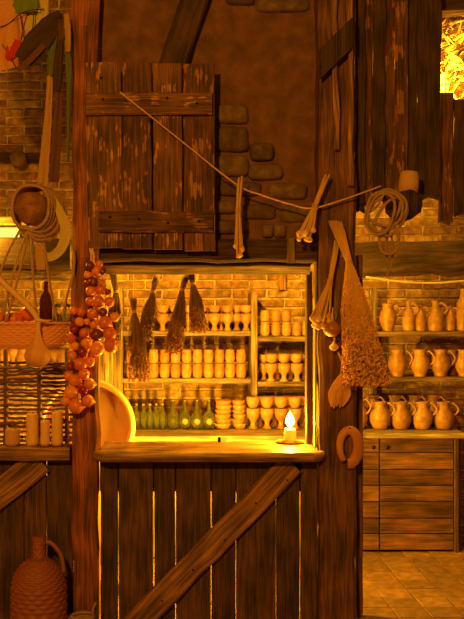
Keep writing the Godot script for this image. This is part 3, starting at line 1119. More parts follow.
func specks_into(st: SurfaceTool, r: RandomNumberGenerator, n: int, knot: Vector3, low: Vector3, r_low: Vector2, from: float, to: float, size: float, long := 1.0):
	for i in n:
		var f := r.randf_range(from, to)
		var a := r.randf() * TAU
		var q := sqrt(r.randf())
		var c := knot.lerp(low, f) + Vector3(cos(a) * r_low.x * q, 0, sin(a) * r_low.y * q) * pow(f, 0.65)
		var s := size * r.randf_range(0.6, 1.3)
		var b := Basis(Vector3(r.randf_range(-1, 1), r.randf_range(-1, 1), r.randf_range(-1, 1)).normalized(), r.randf() * TAU)
		var x := b.x * s
		var y := b.y * s * long
		var z := b.z * s
		for k in 4:
			var u := x if k == 0 else (z if k == 1 else (-x if k == 2 else -z))
			var v := z if k == 0 else (-x if k == 1 else (-z if k == 2 else x))
			tri(st, c + y, c + v, c + u)
			tri(st, c - y, c + u, c + v)


func dry_bunch(called: String, label: String, category: String, top: Vector3, knot: Vector3, low: Vector3, r_low: Vector2, n: int, heads: int, stem_mat: Material, head_mat: Material, seed_: int, opts := {}) -> Node3D:
	var r := RandomNumberGenerator.new()
	r.seed = seed_
	var t := thing(called, label, category, low, opts.get("group", ""))
	var st := start()
	stems_into(st, r, n, top - low, knot - low, Vector3.ZERO, opts.get("r_top", 0.02), opts.get("r_knot", 0.01), r_low, opts.get("stem", 0.0022), opts.get("bend", 0.012))
	part(t, "stems", done(st), stem_mat)
	if heads > 0:
		var s2 := start()
		s2.set_smooth_group(-1)
		specks_into(s2, r, heads, knot - low, Vector3.ZERO, r_low, opts.get("from", 0.55), opts.get("to", 1.08), opts.get("size", 0.006), opts.get("long", 1.4))
		part(t, opts.get("head_name", "seed_heads"), done(s2), head_mat)
	var kp := knot - low
	var ax := (top - knot).normalized()
	var s3 := start()
	var pts := []
	var side := ax.cross(Vector3(0, 0, 1)).normalized()
	var fr := ax.cross(side)
	for i in 33:
		var a := TAU * 3.0 * i / 32
		pts.append(kp + (side * cos(a) + fr * sin(a)) * (opts.get("r_knot", 0.01) + 0.003) + ax * (i / 32.0 - 0.5) * 0.016)
	tube_into(s3, pts, 0.0018, 5)
	part(t, "twine_tie", done(s3), M.twine)
	if opts.has("hang"):
		var h: Vector3 = opts.hang - low
		part(t, "hanging_string", tube([kp, top - low, h], 0.0015, 5), M.twine)
	return t


func woven_mesh(prof: Array, kx: float, kz: float, strands: int, bands: int, amp: float, segs := 240) -> ArrayMesh:
	var st := start()
	var rings := []
	for b in bands:
		for sub in 4:
			var f := (b + sub / 4.0) / bands * (prof.size() - 1)
			var i := mini(int(f), prof.size() - 2)
			var p: Vector2 = prof[i].lerp(prof[i + 1], f - i)
			var ring := PackedVector3Array()
			for j in segs:
				var a := TAU * j / segs
				var d := amp * sin(PI * (sub + 0.5) / 4.0) * (0.5 + 0.5 * sin(a * strands + PI * b)) + amp * 0.5 * sin(PI * (sub + 0.5) / 4.0)
				ring.append(Vector3(sin(a) * (p.x + d) * kx, p.y, cos(a) * (p.x + d) * kz))
			rings.append(ring)
	loft(st, rings)
	return done(st)


func ring_path(c: Vector3, ax: Vector3, ay: Vector3, n := 32, power := 2.0, turns := 1.0, drift := Vector3.ZERO) -> Array:
	var out := []
	for i in n + 1:
		var a := TAU * turns * i / n
		var x := signf(cos(a)) * pow(absf(cos(a)), 2.0 / power)
		var y := signf(sin(a)) * pow(absf(sin(a)), 2.0 / power)
		out.append(c + ax * x + ay * y + drift * float(i) / n)
	return out


# ---------------------------------------------------------------- right bay: cabinet, jugs, beam
func jug(called: String, label: String, group: String, p: Vector3, prof: Array, h: float, r: float, m: Material, hy0: float, hy1: float, reach: float, turn := 0.0):
	var t := thing(called, label, "jug", p, group)
	t.rotation.y = turn
	var q := []
	for a in prof:
		q.append(Vector2(a[0] * r, a[1] * h))
	for i in range(prof.size() - 1, 0, -1):
		q.append(Vector2(maxf(prof[i][0] * r - 0.006, 0.0), maxf(prof[i][1] * h - (0.0 if i == prof.size() - 1 else 0.002), 0.004)))
	q.append(Vector2(0, 0.005))
	part(t, "body", lathe(q, 32), m)
	var ra := 0.0
	var rb := 0.0
	for i in prof.size() - 1:
		for e in 2:
			var hh := hy0 if e == 0 else hy1
			if prof[i][1] <= hh and prof[i + 1][1] >= hh and prof[i + 1][1] > prof[i][1]:
				var v: float = lerpf(prof[i][0], prof[i + 1][0], (hh - prof[i][1]) / (prof[i + 1][1] - prof[i][1])) * r
				if e == 0:
					ra = v
				else:
					rb = v
	var pts := smooth_path([Vector3(rb - 0.004, hy1 * h, 0), Vector3(rb + reach * 0.7, hy1 * h + 0.012, 0), Vector3(maxf(ra, rb) + reach, lerpf(hy0, hy1, 0.62) * h, 0), Vector3(ra + reach * 0.55, lerpf(hy0, hy1, 0.2) * h, 0), Vector3(ra - 0.004, hy0 * h, 0)], 5)
	part(t, "handle", tube(pts, 0.0075, 8), m)


func right_bay():
	# cabinet of plank-fronted drawers
	var c := thing("plank_cabinet", "low wooden cabinet with plank drawer fronts carrying clay jugs", "cabinet", Vector3(1.7, 0, -1.69))
	var zf := -1.433
	var X := func(px): return (px - VPX) * mpp(zf) - 1.7
	var Y := func(py): return at(0, py, zf).y
	plank(c, "body", M.dark_board, Vector3(X.call(408), 0.02, -0.01), Vector3(X.call(408), 0.795, -0.01), X.call(462) - X.call(352), 0.44, Vector3(0, 0, 1), 100, 0.001, 0.004)
	plank(c, "top", M.pale_wood, Vector3(X.call(350), 0.822, 0.02), Vector3(X.call(464), 0.822, 0.02), 0.52, 0.04, Vector3.UP, 101, 0.002, 0.005)
	var hole := lathe([Vector2(0, -0.002), Vector2(0.009, -0.002), Vector2(0.013, 0.008), Vector2(0.008, 0.014), Vector2(0, 0.015)], 16)  # iron domes standing in for round dark holes in the drawer fronts
	var ys := [437.5, 453.0, 470.0, 486.0, 502.5, 519.0, 534.5, 551.0]
	var ms := [M.cabinet_a, M.cabinet_c, M.cabinet_b]
	for i in 7:
		var y0: float = Y.call(ys[i + 1] - 0.5)
		var y1: float = Y.call(ys[i] + 0.5)
		var left := plank(c, "drawer_board", ms[(i * 2 + 1) % 3], Vector3(X.call(352.0), (y0 + y1) / 2, 0.225), Vector3(X.call(379.2), (y0 + y1) / 2, 0.225), y1 - y0, 0.03, Vector3(0, 0, 1), 110 + i, 0.001, 0.003)
		var wide_ := plank(c, "drawer_board", ms[(i + (1 if i > 3 else 0)) % 3], Vector3(X.call(380.8), (y0 + y1) / 2, 0.225), Vector3(X.call(454.0), (y0 + y1) / 2, 0.225), y1 - y0, 0.03, Vector3(0, 0, 1), 120 + i, 0.001, 0.003)
		if i == 0:
			nest(part(c, "hole_dome", hole, M.iron, Transform3D(Basis(Vector3.RIGHT, PI / 2), Vector3(X.call(373.5), Y.call(447.5), 0.2405))), left)
			nest(part(c, "hole_dome", hole, M.iron, Transform3D(Basis(Vector3.RIGHT, PI / 2), Vector3(X.call(387.5), Y.call(447.5), 0.2405))), wide_)
	plank(c, "stile", M.cabinet_b, Vector3(X.call(457.5), 0, 0.225), Vector3(X.call(457.5), 0.795, 0.225), 5.0 * mpp(zf), 0.035, Vector3(0, 0, 1), 130)
	# wall shelves
	var names := ["upper wall shelf board carrying tall clay bottles, right bay", "lower wall shelf board carrying round clay jugs, right bay"]
	var ys2 := [331.5, 377.0]
	for i in 2:
		var y := shelf_y(ys2[i]) - 0.018
		var t := thing("jug_shelf", names[i], "shelf", Vector3(1.95, y, -1.79))
		plank(t, "board", M.shelf, Vector3(-0.62, 0, 0), Vector3(0.62, 0, 0), 0.27, 0.036, Vector3.UP, 140 + i, 0.002, 0.005)
		for bx in [-0.4, 0.45]:
			plank(t, "bracket", M.shelf, Vector3(bx, -0.2, -0.12), Vector3(bx, -0.019, -0.12), 0.04, 0.05, Vector3(0, 0, 1), 142)
	var k := mpp(-1.7)
	var belly := [[0.0, 0.0], [0.6, 0.0], [0.7, 0.06], [0.95, 0.28], [1.0, 0.45], [0.9, 0.62], [0.62, 0.78], [0.56, 0.86], [0.66, 0.96], [0.72, 1.0]]
	var pitcher := [[0.0, 0.0], [0.66, 0.0], [0.62, 0.06], [0.72, 0.16], [0.98, 0.36], [1.0, 0.52], [0.86, 0.7], [0.64, 0.82], [0.62, 0.9], [0.74, 1.0]]
	var flask := [[0.0, 0.0], [0.88, 0.0], [0.95, 0.05], [1.0, 0.3], [0.98, 0.5], [0.8, 0.66], [0.5, 0.78], [0.4, 0.86], [0.42, 0.94], [0.5, 0.96], [0.5, 1.0]]
	# on the cabinet
	var yt := 0.8435
	var xs := [380.0, 400.8, 422.0, 443.5]
	for i in 4:
		var p := at(xs[i], 0, -1.6)
		p.y = yt
		jug("clay_jug", "round-bellied clay jug, %s in front row on cabinet" % ORD[i], "front jugs on the cabinet", p, belly, 0.196, 0.075, M.jug if i % 2 == 0 else M.jug_b, 0.5, 0.9, 0.03, -0.35)
	var xb := [358.5, 373.0, 395.0, 414.5, 433.5]
	for i in 5:
		var p := at(xb[i], 0, -1.79 if i > 0 else -1.62)
		p.y = yt
		jug("clay_jug", "clay jug half hidden, %s behind the front row on cabinet" % ORD[i], "back jugs on the cabinet", p, belly, 0.225, 0.068, M.jug_b, 0.5, 0.9, 0.03, -0.7)
	# lower shelf
	yt = shelf_y(377.0) + 0.001
	xs = [398.0, 420.0, 440.5, 464.5]
	for i in 4:
		var p := at(xs[i], 0, -1.7)
		p.y = yt
		jug("clay_pitcher", "wide-mouthed clay pitcher, %s on lower jug shelf" % ORD[i], "pitchers on the lower jug shelf", p, pitcher, 0.196, 0.07, M.jug if i % 2 else M.jug_b, 0.4, 0.88, 0.032, -0.3)
	var pb := at(452.5, 0, -1.82)
	pb.y = yt
	jug("clay_pitcher", "darker small pitcher behind the third pitcher on lower jug shelf", "pitchers on the lower jug shelf", pb, pitcher, 0.19, 0.055, M.jug_b, 0.4, 0.88, 0.035, 0.0)
	# upper shelf
	yt = shelf_y(331.5) + 0.001
	var what := ["wide clay pitcher beside the dried grass", "tall narrow clay bottle with handle left of the pair", "shorter clay bottle with handle in the middle", "broad-shouldered clay bottle with handle", "small slim clay bottle with handle", "tallest clay bottle at the frame's edge"]
	var sp := [[388.0, 0.2, 0.062, 1], [408.5, 0.22, 0.043, 0], [420.5, 0.19, 0.04, 0], [435.5, 0.225, 0.059, 0], [450.5, 0.185, 0.036, 0], [463.5, 0.31, 0.056, 0]]
	for i in 6:
		var p := at(sp[i][0], 0, -1.7)
		p.y = yt
		jug("clay_pitcher" if sp[i][3] else "clay_bottle", what[i] + " on upper jug shelf", "bottles on the upper jug shelf", p, pitcher if sp[i][3] else flask, sp[i][1], sp[i][2], M.jug if i % 2 else M.jug_b, 0.55, 0.86, 0.03, -0.4)
	# heavy beam across the bay, and the cord slung below it
	timber("cross_beam", "heavy dark beam across the right bay above the jugs", "beam", M.dark_board, Vector3(1.06, at(0, 259, -1.0).y, -1.05), Vector3(2.7, at(0, 257, -1.0).y, -1.05), 0.21, 0.22, 150, 0.018, 0.03)
	var pts := []
	for i in 21:
		var f := i / 20.0
		pts.append(at(366.0 + 120.0 * f, 277.0 + sin(f * PI) * 5.5 + f * 1.0, -0.9))
	item("slack_cord", "pale slack cord strung below the beam in right bay", "cord", tube(pts, 0.006, 6), M.rope_pale, Vector3.ZERO)
	timber("shelf_upright", "pale upright board between the straw and the jugs", "board", M.shelf, at(374, 429, -1.86), at(374, 288, -1.86), 0.035, 0.05, 151, 0.001, 0.003)


func log_mesh(r: float, length: float, seed_: int) -> ArrayMesh:
	# lies along z, front end at z = 0
	var n := FastNoiseLite.new()
	n.seed = seed_
	n.frequency = 1.3
	var st := start()
	var rings := []
	for i in 7:
		var f := i / 6.0
		var ring := PackedVector3Array()
		for j in 20:
			var a := TAU * j / 20
			var q := r * (1.0 + n.get_noise_3d(cos(a), sin(a), f * 2) * 0.22) * (0.93 if i == 6 else 1.0)
			ring.append(Vector3(cos(a) * q, sin(a) * q, -length * (1.0 - f)))
		rings.append(ring)
	rings[6] = rings[6].duplicate()
	loft(st, rings, true, true, false)
	return done(st)


func rope_coil(called: String, label: String, loops: Array, z: float, tails: Array, mats: Material, rad := 0.008):
	var c := at(loops[0][0], loops[0][1], z)
	var t := thing(called, label, "rope", c)
	var st := start()
	for i in loops.size():
		var l: Array = loops[i]
		var q := at(l[0], l[1], z + l[5]) - c
		var ax: Vector3 = Vector3(cos(l[4]), -sin(l[4]), 0.12) * l[2] * mpp(z)
		var ay: Vector3 = Vector3(sin(l[4]), cos(l[4]), -0.1) * l[3] * mpp(z)
		tube_into(st, ring_path(q, ax, ay, 36, 2.4), rad, 7)
	part(t, "coil", done(st), mats)
	for l in tails:
		var pts := []
		for p in l:
			pts.append(at(p[0], p[1], p[2] if p.size() > 2 else z + 0.01) - c)
		part(t, "loose_end", tube(smooth_path(pts, 6), rad * 0.8, 6), mats)
	return t


func right_upper():
	# ragged boards hung across the top of the right bay
	var t := thing("board_screen", "ragged dark upright boards hanging across the top of right bay", "boards", at(405, 195, -0.12))
	var b := [[359.6, 10.5, 214], [368.0, 10.0, 208], [378.5, 12.5, 204], [389.5, 11.5, 209], [401.0, 12.5, 212], [412.0, 11.0, 206], [428.5, 23.5, 203]]  # lower ends lengthened as dark wood in place of the shadow behind
	for i in b.size():
		var s: Array = b[i]
		plank(t, "board", M.peel_dark if i in [1, 3, 4] else M.dark_board, at(s[0] - 0.5 * (i % 2), s[2], -0.12 - 0.026 * (i % 2)) - t.position, at(s[0] + 1, -120, -0.12 - 0.026 * (i % 2)) - t.position, s[1] * mpp(-0.12), 0.025, Vector3(0, 0, 1), 160 + i, 0.006, 0.005, 0.05)
	plank(t, "batten", M.dark_board, at(352, -40, -0.18) - t.position, at(500, -40, -0.18) - t.position, 0.1, 0.03, Vector3(0, 0, 1), 168)
	var t2 := thing("broken_boards", "broken-off boards hanging below the bright straw at right edge", "boards", at(455, 222, -0.2))
	var b2 := [[445.5, 14.0, 226, 93], [459.0, 11.0, 218, 100], [471.5, 12.0, 219, 90]]
	for i in 3:
		var s: Array = b2[i]
		plank(t2, "board", M.dark_board if i % 2 else M.peel_dark, at(s[0], s[2], -0.2) - t2.position, at(s[0] + 0.5, s[3], -0.2) - t2.position, s[1] * mpp(-0.2), 0.025, Vector3(0, 0, 1), 170 + i, 0.006, 0.008, 0.03)
	plank(t2, "batten", M.dark_board, at(436, 105, -0.225) - t2.position, at(490, 105, -0.225) - t2.position, 0.06, 0.025, Vector3(0, 0, 1), 175)
	# straw stuffed behind, lit from within
	var r := RandomNumberGenerator.new()
	r.seed = 77
	var th := thing("straw_thatch", "bright bundle of golden straw showing at upper right corner", "straw", at(455, 92, -0.5))
	var st := start()
	for i in 700:
		var c := at(r.randf_range(436, 486), r.randf_range(17, 104), -0.5 + r.randf_range(-0.12, 0.1)) - th.position
		var a := r.randfn(0.6, 0.6)
		var d := Vector3(cos(a), sin(a), r.randf_range(-0.4, 0.4)) * r.randf_range(0.04, 0.1)
		var m := Vector3(r.randf_range(-0.02, 0.02), r.randf_range(-0.02, 0.02), r.randf_range(0, 0.02))
		tube_into(st, [c - d, c + m, c + d], [0.006, 0.009, 0.005], 4, 0.5)
	var straw := part(th, "straw", done(st), M.thatch)
	straw.set_meta("kind", "stuff")
	timber("roof_batten", "dark timber above the golden straw at upper right corner", "beam", M.beam, at(436, 8, -0.3), at(500, 2, -0.3), 0.1, 0.08, 178)
	# log end with a pale stub and a coil of rope
	var lg := thing("log_end", "dark log end jutting out at right with pale stub on it", "log", at(409, 204, 0.1))
	part(lg, "log", log_mesh(0.076, 0.2, 5), M.beam)
	part(lg, "stub", lathe([Vector2(0, 0), Vector2(0.052, 0), Vector2(0.054, 0.05), Vector2(0.05, 0.1), Vector2(0.042, 0.118), Vector2(0.0, 0.122)], 20), M.cork, Transform3D(Basis(Vector3(0, 0, 1), -0.08), Vector3(0.01, 0.062, -0.06)))
	rope_coil("rope_coil", "coil of rope hanging on the dark log end at right", [[383, 211, 14, 23, 0.5, 0.03], [387, 212, 15, 22, 0.75, 0.045], [381, 214, 12, 21, 0.3, 0.06], [385, 209, 17, 17, 0.2, 0.05], [391, 217, 12, 21, 0.6, 0.035], [389, 240, 9, 14, 0.1, 0.05]], 0.1, [[[372, 205, 0.14], [369, 212, 0.14], [377, 206, 0.15], [385, 192, 0.15]], [[388, 232, 0.12], [386, 250, 0.12], [389, 268, 0.11], [387, 277, 0.11]], [[391, 233, 0.12], [393, 252, 0.12], [390, 271, 0.11]]], M.rope, 0.0085)


func right_post_things():
	# big bundle of dried grass
	dry_bunch("dried_grass", "large spreading bundle of dried grass hanging on right post", "dried grass", at(336, 224, 0.06), at(349, 262, 0.07), at(367, 385, 0.08), Vector2(0.13, 0.08), 260, 6500, M.straw_dark, M.straw_dark, 201, {"r_top": 0.035, "r_knot": 0.016, "stem": 0.0021, "size": 0.0058, "from": 0.06, "to": 1.0, "long": 1.8, "bend": 0.02})
	dry_bunch("dried_herbs", "dark slender bunch of dried herbs between garlic and grass", "dried herbs", at(344, 240, 0.02), at(343, 256, 0.03), at(340, 340, 0.03), Vector2(0.05, 0.022), 60, 260, M.herb_stem, M.herb_stem, 202, {"size": 0.005, "r_knot": 0.008})
	garlic_bunch("garlic_bunch", "bunch of pale garlic stalks and bulbs on left of right post", at(337, 242, 0.05), at(330, 282, 0.06), at(317, 328, 0.07), 19, 203, 0.018, 0.055)
	# single onion and a small garlic
	var o := thing("onion", "single brown onion hanging at foot of the garlic stalks", "onion", at(332, 338, 0.07))
	var r := 9.0 * mpp(0.07)
	part(o, "bulb", bulb_mesh(r, 0.9, 0.0, 10, 0.02, 3, 24), M.onion_brown, shift(Vector3(0, r, 0)))
	part(o, "dry_neck", tube([Vector3(0, r * 1.8, 0), Vector3(0.002, r * 2.4, 0), Vector3(0.004, r * 3.4, 0)], [0.012, 0.005, 0.003], 8), M.straw)
	var g := thing("garlic_bulb", "small pale garlic bulb hanging under the brown onion", "garlic", at(334, 351, 0.06))
	part(g, "bulb", bulb_mesh(0.024, 0.8, 0.6, 7, 0.07, 4), M.garlic, shift(Vector3(0, 0.02, 0)))
	part(g, "stalk", tube([Vector3(0, 0.04, 0), Vector3(0.005, 0.075, 0)], 0.004, 6), M.garlic_stalk)
	# dry seed pod with papery husk
	var h := thing("dried_husk", "curled papery corn husk pinned to right post", "husk", at(337, 410, 0.025))
	for i in 5:
		var a := -0.5 + i * 0.25
		var p0 := at(341, 374, 0.03) - h.position
		var pts := [p0, p0 + Vector3(sin(a) * 0.05 - 0.004, -0.05, 0.02), p0 + Vector3(sin(a) * 0.085 - 0.01, -0.11, 0.015), p0 + Vector3(sin(a) * 0.06 - 0.024, -0.175 - 0.01 * (i % 2), 0.005)]
		part(h, "leaf", cloth(pts, [0.01, 0.036, 0.04, 0.006], 0.5, 0.006, i + 1, Vector3(1, 0, 0), 0.0012), M.husk if i % 2 else M.straw_dark)
	part(h, "stalk", tube([at(338, 352, 0.02) - h.position, at(342, 362, 0.03) - h.position, at(341, 376, 0.03) - h.position], 0.005, 6), M.straw)
	# looped leather strap
	var s := thing("leather_loop", "thick looped leather strap hanging on right post by counter", "strap", at(350, 468, 0.02))
	var cpt := at(348, 447, 0.025) - s.position
	var pts2 := []
	for i in 29:
		var a := -0.55 * PI + 1.85 * PI * i / 28.0
		pts2.append(cpt + Vector3(cos(a) * 0.05 + 0.006, sin(a) * 0.09, 0.006 * sin(a * 2)))
	var rads := []
	for i in 29:
		rads.append(0.033 - 0.017 * absf(i - 6) / 22.0)
	part(s, "strap", tube(pts2, rads, 10, 0.55), M.leather)
	part(s, "nail", tube([at(350, 428, 0.0) - s.position, at(350, 428, 0.05) - s.position], 0.004, 6), M.iron)


func garlic_bunch(called: String, label: String, top: Vector3, knot: Vector3, low: Vector3, n: int, seed_: int, bulb := 0.018, spread := 0.03):
	var r := RandomNumberGenerator.new()
	r.seed = seed_
	var t := thing(called, label, "garlic", low)
	for i in n:
		var a := TAU * i / n + r.randf() * 0.6
		var d := Vector3(cos(a), 0, sin(a) * 0.7)
		var e := d * spread * r.randf_range(0.5, 1.0) + (knot - low) * r.randf_range(0.0, 0.28)
		var st := start()
		tube_into(st, [top - low + d * 0.012 + (top - knot) * r.randf_range(-0.3, 0.1), knot - low + d * 0.008, (knot - low).lerp(e, 0.6) + d * 0.004, e], [0.0045, 0.005, 0.0055, 0.007], 6)
		var sk := part(t, "stalk", done(st), M.garlic_stalk)
		if i % 3 != 2 or n < 8:
			var ax := ((knot - low) - e).normalized()
			var sd := ax.cross(Vector3(0, 0, 1)).normalized()
			part(sk, "bulb", bulb_mesh(bulb * r.randf_range(0.8, 1.15), 0.85, 0.9, 7, 0.08, seed_ + i, 16), M.garlic, Transform3D(Basis(sd, ax, sd.cross(ax)), e))
	var pts := []
	for i in 41:
		var a := TAU * 4.0 * i / 40
		pts.append(knot - low + Vector3(cos(a) * 0.016, (i / 40.0 - 0.5) * 0.03, sin(a) * 0.016))
	part(t, "twine_tie", tube(pts, 0.002, 5), M.twine)
	return t


# ---------------------------------------------------------------- left bay
func left_bay():
	var z := -0.09
	var t := thing("plank_partition", "dark plank partition with slanting brace below the left ledge", "partition", at(20, 619, z))
	t.position.y = 0
	var edges := [-32.0, -8.0, 24.3, 46.5, 73.6]
	for i in 4:
		var l: float = edges[i] + 0.4
		var r_: float = edges[i + 1] - 0.5
		var x := ((l + r_) / 2 - VPX) * mpp(z + 0.015) - t.position.x
		plank(t, "plank", M.door_b if i % 2 else M.door_a, Vector3(x, 0.005, 0), Vector3(x, 0.9, 0), (r_ - l) * mpp(z), 0.03, Vector3(0, 0, 1), 210 + i, 0.0012, 0.003)
	plank(t, "brace", M.brace, at(-34, 522, -0.05) - t.position, at(41, 460, -0.05) - t.position, 0.145, 0.04, Vector3(0, 0, 1), 216, 0.004, 0.008)
	plank(t, "rail", M.door_b, Vector3(-0.28, 0.72, -0.035), Vector3(0.25, 0.72, -0.035), 0.12, 0.035, Vector3(0, 0, 1), 217)
	timber("ledge_board", "wooden ledge carrying candles under the woven fence at left", "ledge", M.brace, at(-40, 452, -0.07), at(71, 452, -0.07), 0.07, 0.17, 218, 0.004, 0.008)
	# wattle panel of woven rods
	var zf := -0.22
	var wt := thing("wattle_panel", "panel of woven dark twigs behind the candles at left", "wattle", at(18, 446, zf))
	var r := RandomNumberGenerator.new()
	r.seed = 31
	for s in [-25.0, 5.5, 39.0, 67.0]:
		part(wt, "stake", tube([at(s, 446, zf) - wt.position, at(s + 0.6, 400, zf) - wt.position, at(s, 349, zf) - wt.position], 0.0135, 8), M.twig)
	var py := 441.0
	var i := 0
	while py > 359.0:
		var pts := []
		var slope := r.randf_range(-0.03, 0.03)
		for j in 29:
			var px := -34.0 + 108.0 * j / 28.0
			pts.append(at(px, py + slope * (px - 20) + r.randf_range(-0.5, 0.5), zf + sin((px - 5.5) / 33.0 * PI + PI / 2 + PI * (i % 2)) * 0.02) - wt.position)
		part(wt, "rod", tube(smooth_path(pts, 2), r.randf_range(0.0058, 0.0092), 6), M.twig)
		py -= r.randf_range(2.9, 5.4)
		i += 1
	# beam with pale board under it, further back
	timber("cross_beam", "brown beam across the left bay behind the roped log", "beam", M.beam, at(-40, 254, -0.55), at(71, 254, -0.55), 0.17, 0.12, 220, 0.01, 0.02)
	timber("pale_board", "pale lit board under the brown beam in left bay", "board", M.pale_wood, at(-40, 275, -0.6), at(73, 275, -0.6), 0.075, 0.05, 221, 0.003, 0.005)
	timber("ledge_strip", "dim wooden strip above the lamp tube in left bay", "board", M.shelf, at(-40, 221, -0.62), at(60, 221, -0.62), 0.05, 0.05, 222, 0.003, 0.005)
	# brown strip standing in for a row of dark holes in the bricks
	timber("hole_strip", "narrow brown strip standing in for dark holes in bricks at upper left", "timber", M.beam, at(-20, 158, -1.93), at(52, 158, -1.93), 0.07, 0.03, 223, 0.003, 0.005)
	item("brick_stub", "round stub standing in for the brick between dark holes at upper left", "log", log_mesh(0.062, 0.14, 9), M.stone_a, at(17.5, 158, -1.775))  # round stub takes the place of the brick between the holes
	# back shelf with small pots behind the basket
	var y := shelf_y(366.0)
	timber("pot_shelf", "back shelf with little pots behind the hanging basket", "shelf", M.shelf, Vector3(-1.45, y - 0.02, -1.79), Vector3(-0.6, y - 0.02, -1.79), 0.27, 0.036, 224, 0.001, 0.004, Vector3.UP)
	var gm := goblet_mesh(0.13, 0.046)
	var cm := cup_mesh(0.13, 0.05)
	for k in 5:
		var p := at([4.0, 13.0, 23.0, 55.0, 64.0][k], 0, -1.7)
		p.y = y
		item("clay_pot", "little clay pot, %s on shelf behind the hanging basket" % ORD[k], "pot", gm if k in [1, 3] else cm, M.pot, p, "little pots behind the basket")
	# lamp tube
	var lt := thing("tube_lamp", "bright lamp tube at left edge beside the roped log", "lamp", at(-18, 232.5, -0.42))
	var turn := Basis(Vector3(0, 0, 1), PI / 2)
	part(lt, "lamp_tube", lathe([Vector2(0, -0.22), Vector2(0.027, -0.22), Vector2(0.028, -0.21), Vector2(0.028, 0.21), Vector2(0.027, 0.22), Vector2(0, 0.22)], 20), M.glow, Transform3D(turn, Vector3.ZERO))
	part(lt, "end_cap", lathe([Vector2(0, 0.0), Vector2(0.031, 0.0), Vector2(0.031, 0.02), Vector2(0.012, 0.03), Vector2(0, 0.03)], 20), M.iron, Transform3D(Basis(Vector3(0, 0, 1), -PI / 2), Vector3(0.222, 0, 0)))
	part(lt, "bracket", tube([Vector3(0.0, 0.022, 0), Vector3(0.0, 0.05, -0.1), Vector3(0.0, 0.075, -0.17)], 0.006, 6), M.iron)
	omni(lt, Vector3.ZERO, TUBE_E, 0.05)
	var cb := thing("lantern_stand", "unseen wooden stand added behind the wattle to lift a lantern", "block", Vector3(-0.88, 0, -1.1))  # stand added out of view to raise the lantern behind the wattle
	part(cb, "wood", lathe([Vector2(0, 0), Vector2(0.14, 0), Vector2(0.135, 0.1), Vector2(0.13, 0.66), Vector2(0.125, 0.7), Vector2(0, 0.7)], 24), M.log_face)
	lantern("oil lantern on the wooden block behind the wattle at left", Vector3(-0.88, 0.701, -1.1), LEFT_E)


const LEFT_E := 1.4


func candle_mesh(r: float, h: float, seed_: int) -> ArrayMesh:
	var g := RandomNumberGenerator.new()
	g.seed = seed_
	return lathe([Vector2(0, 0), Vector2(r, 0), Vector2(r * 1.02, h * 0.1), Vector2(r * g.randf_range(0.95, 1.0), h * 0.5), Vector2(r * 0.98, h * 0.93), Vector2(r * 0.9, h * 0.985), Vector2(r * 0.78, h), Vector2(r * 0.4, h * 0.975), Vector2(0, h * 0.97)], 24)


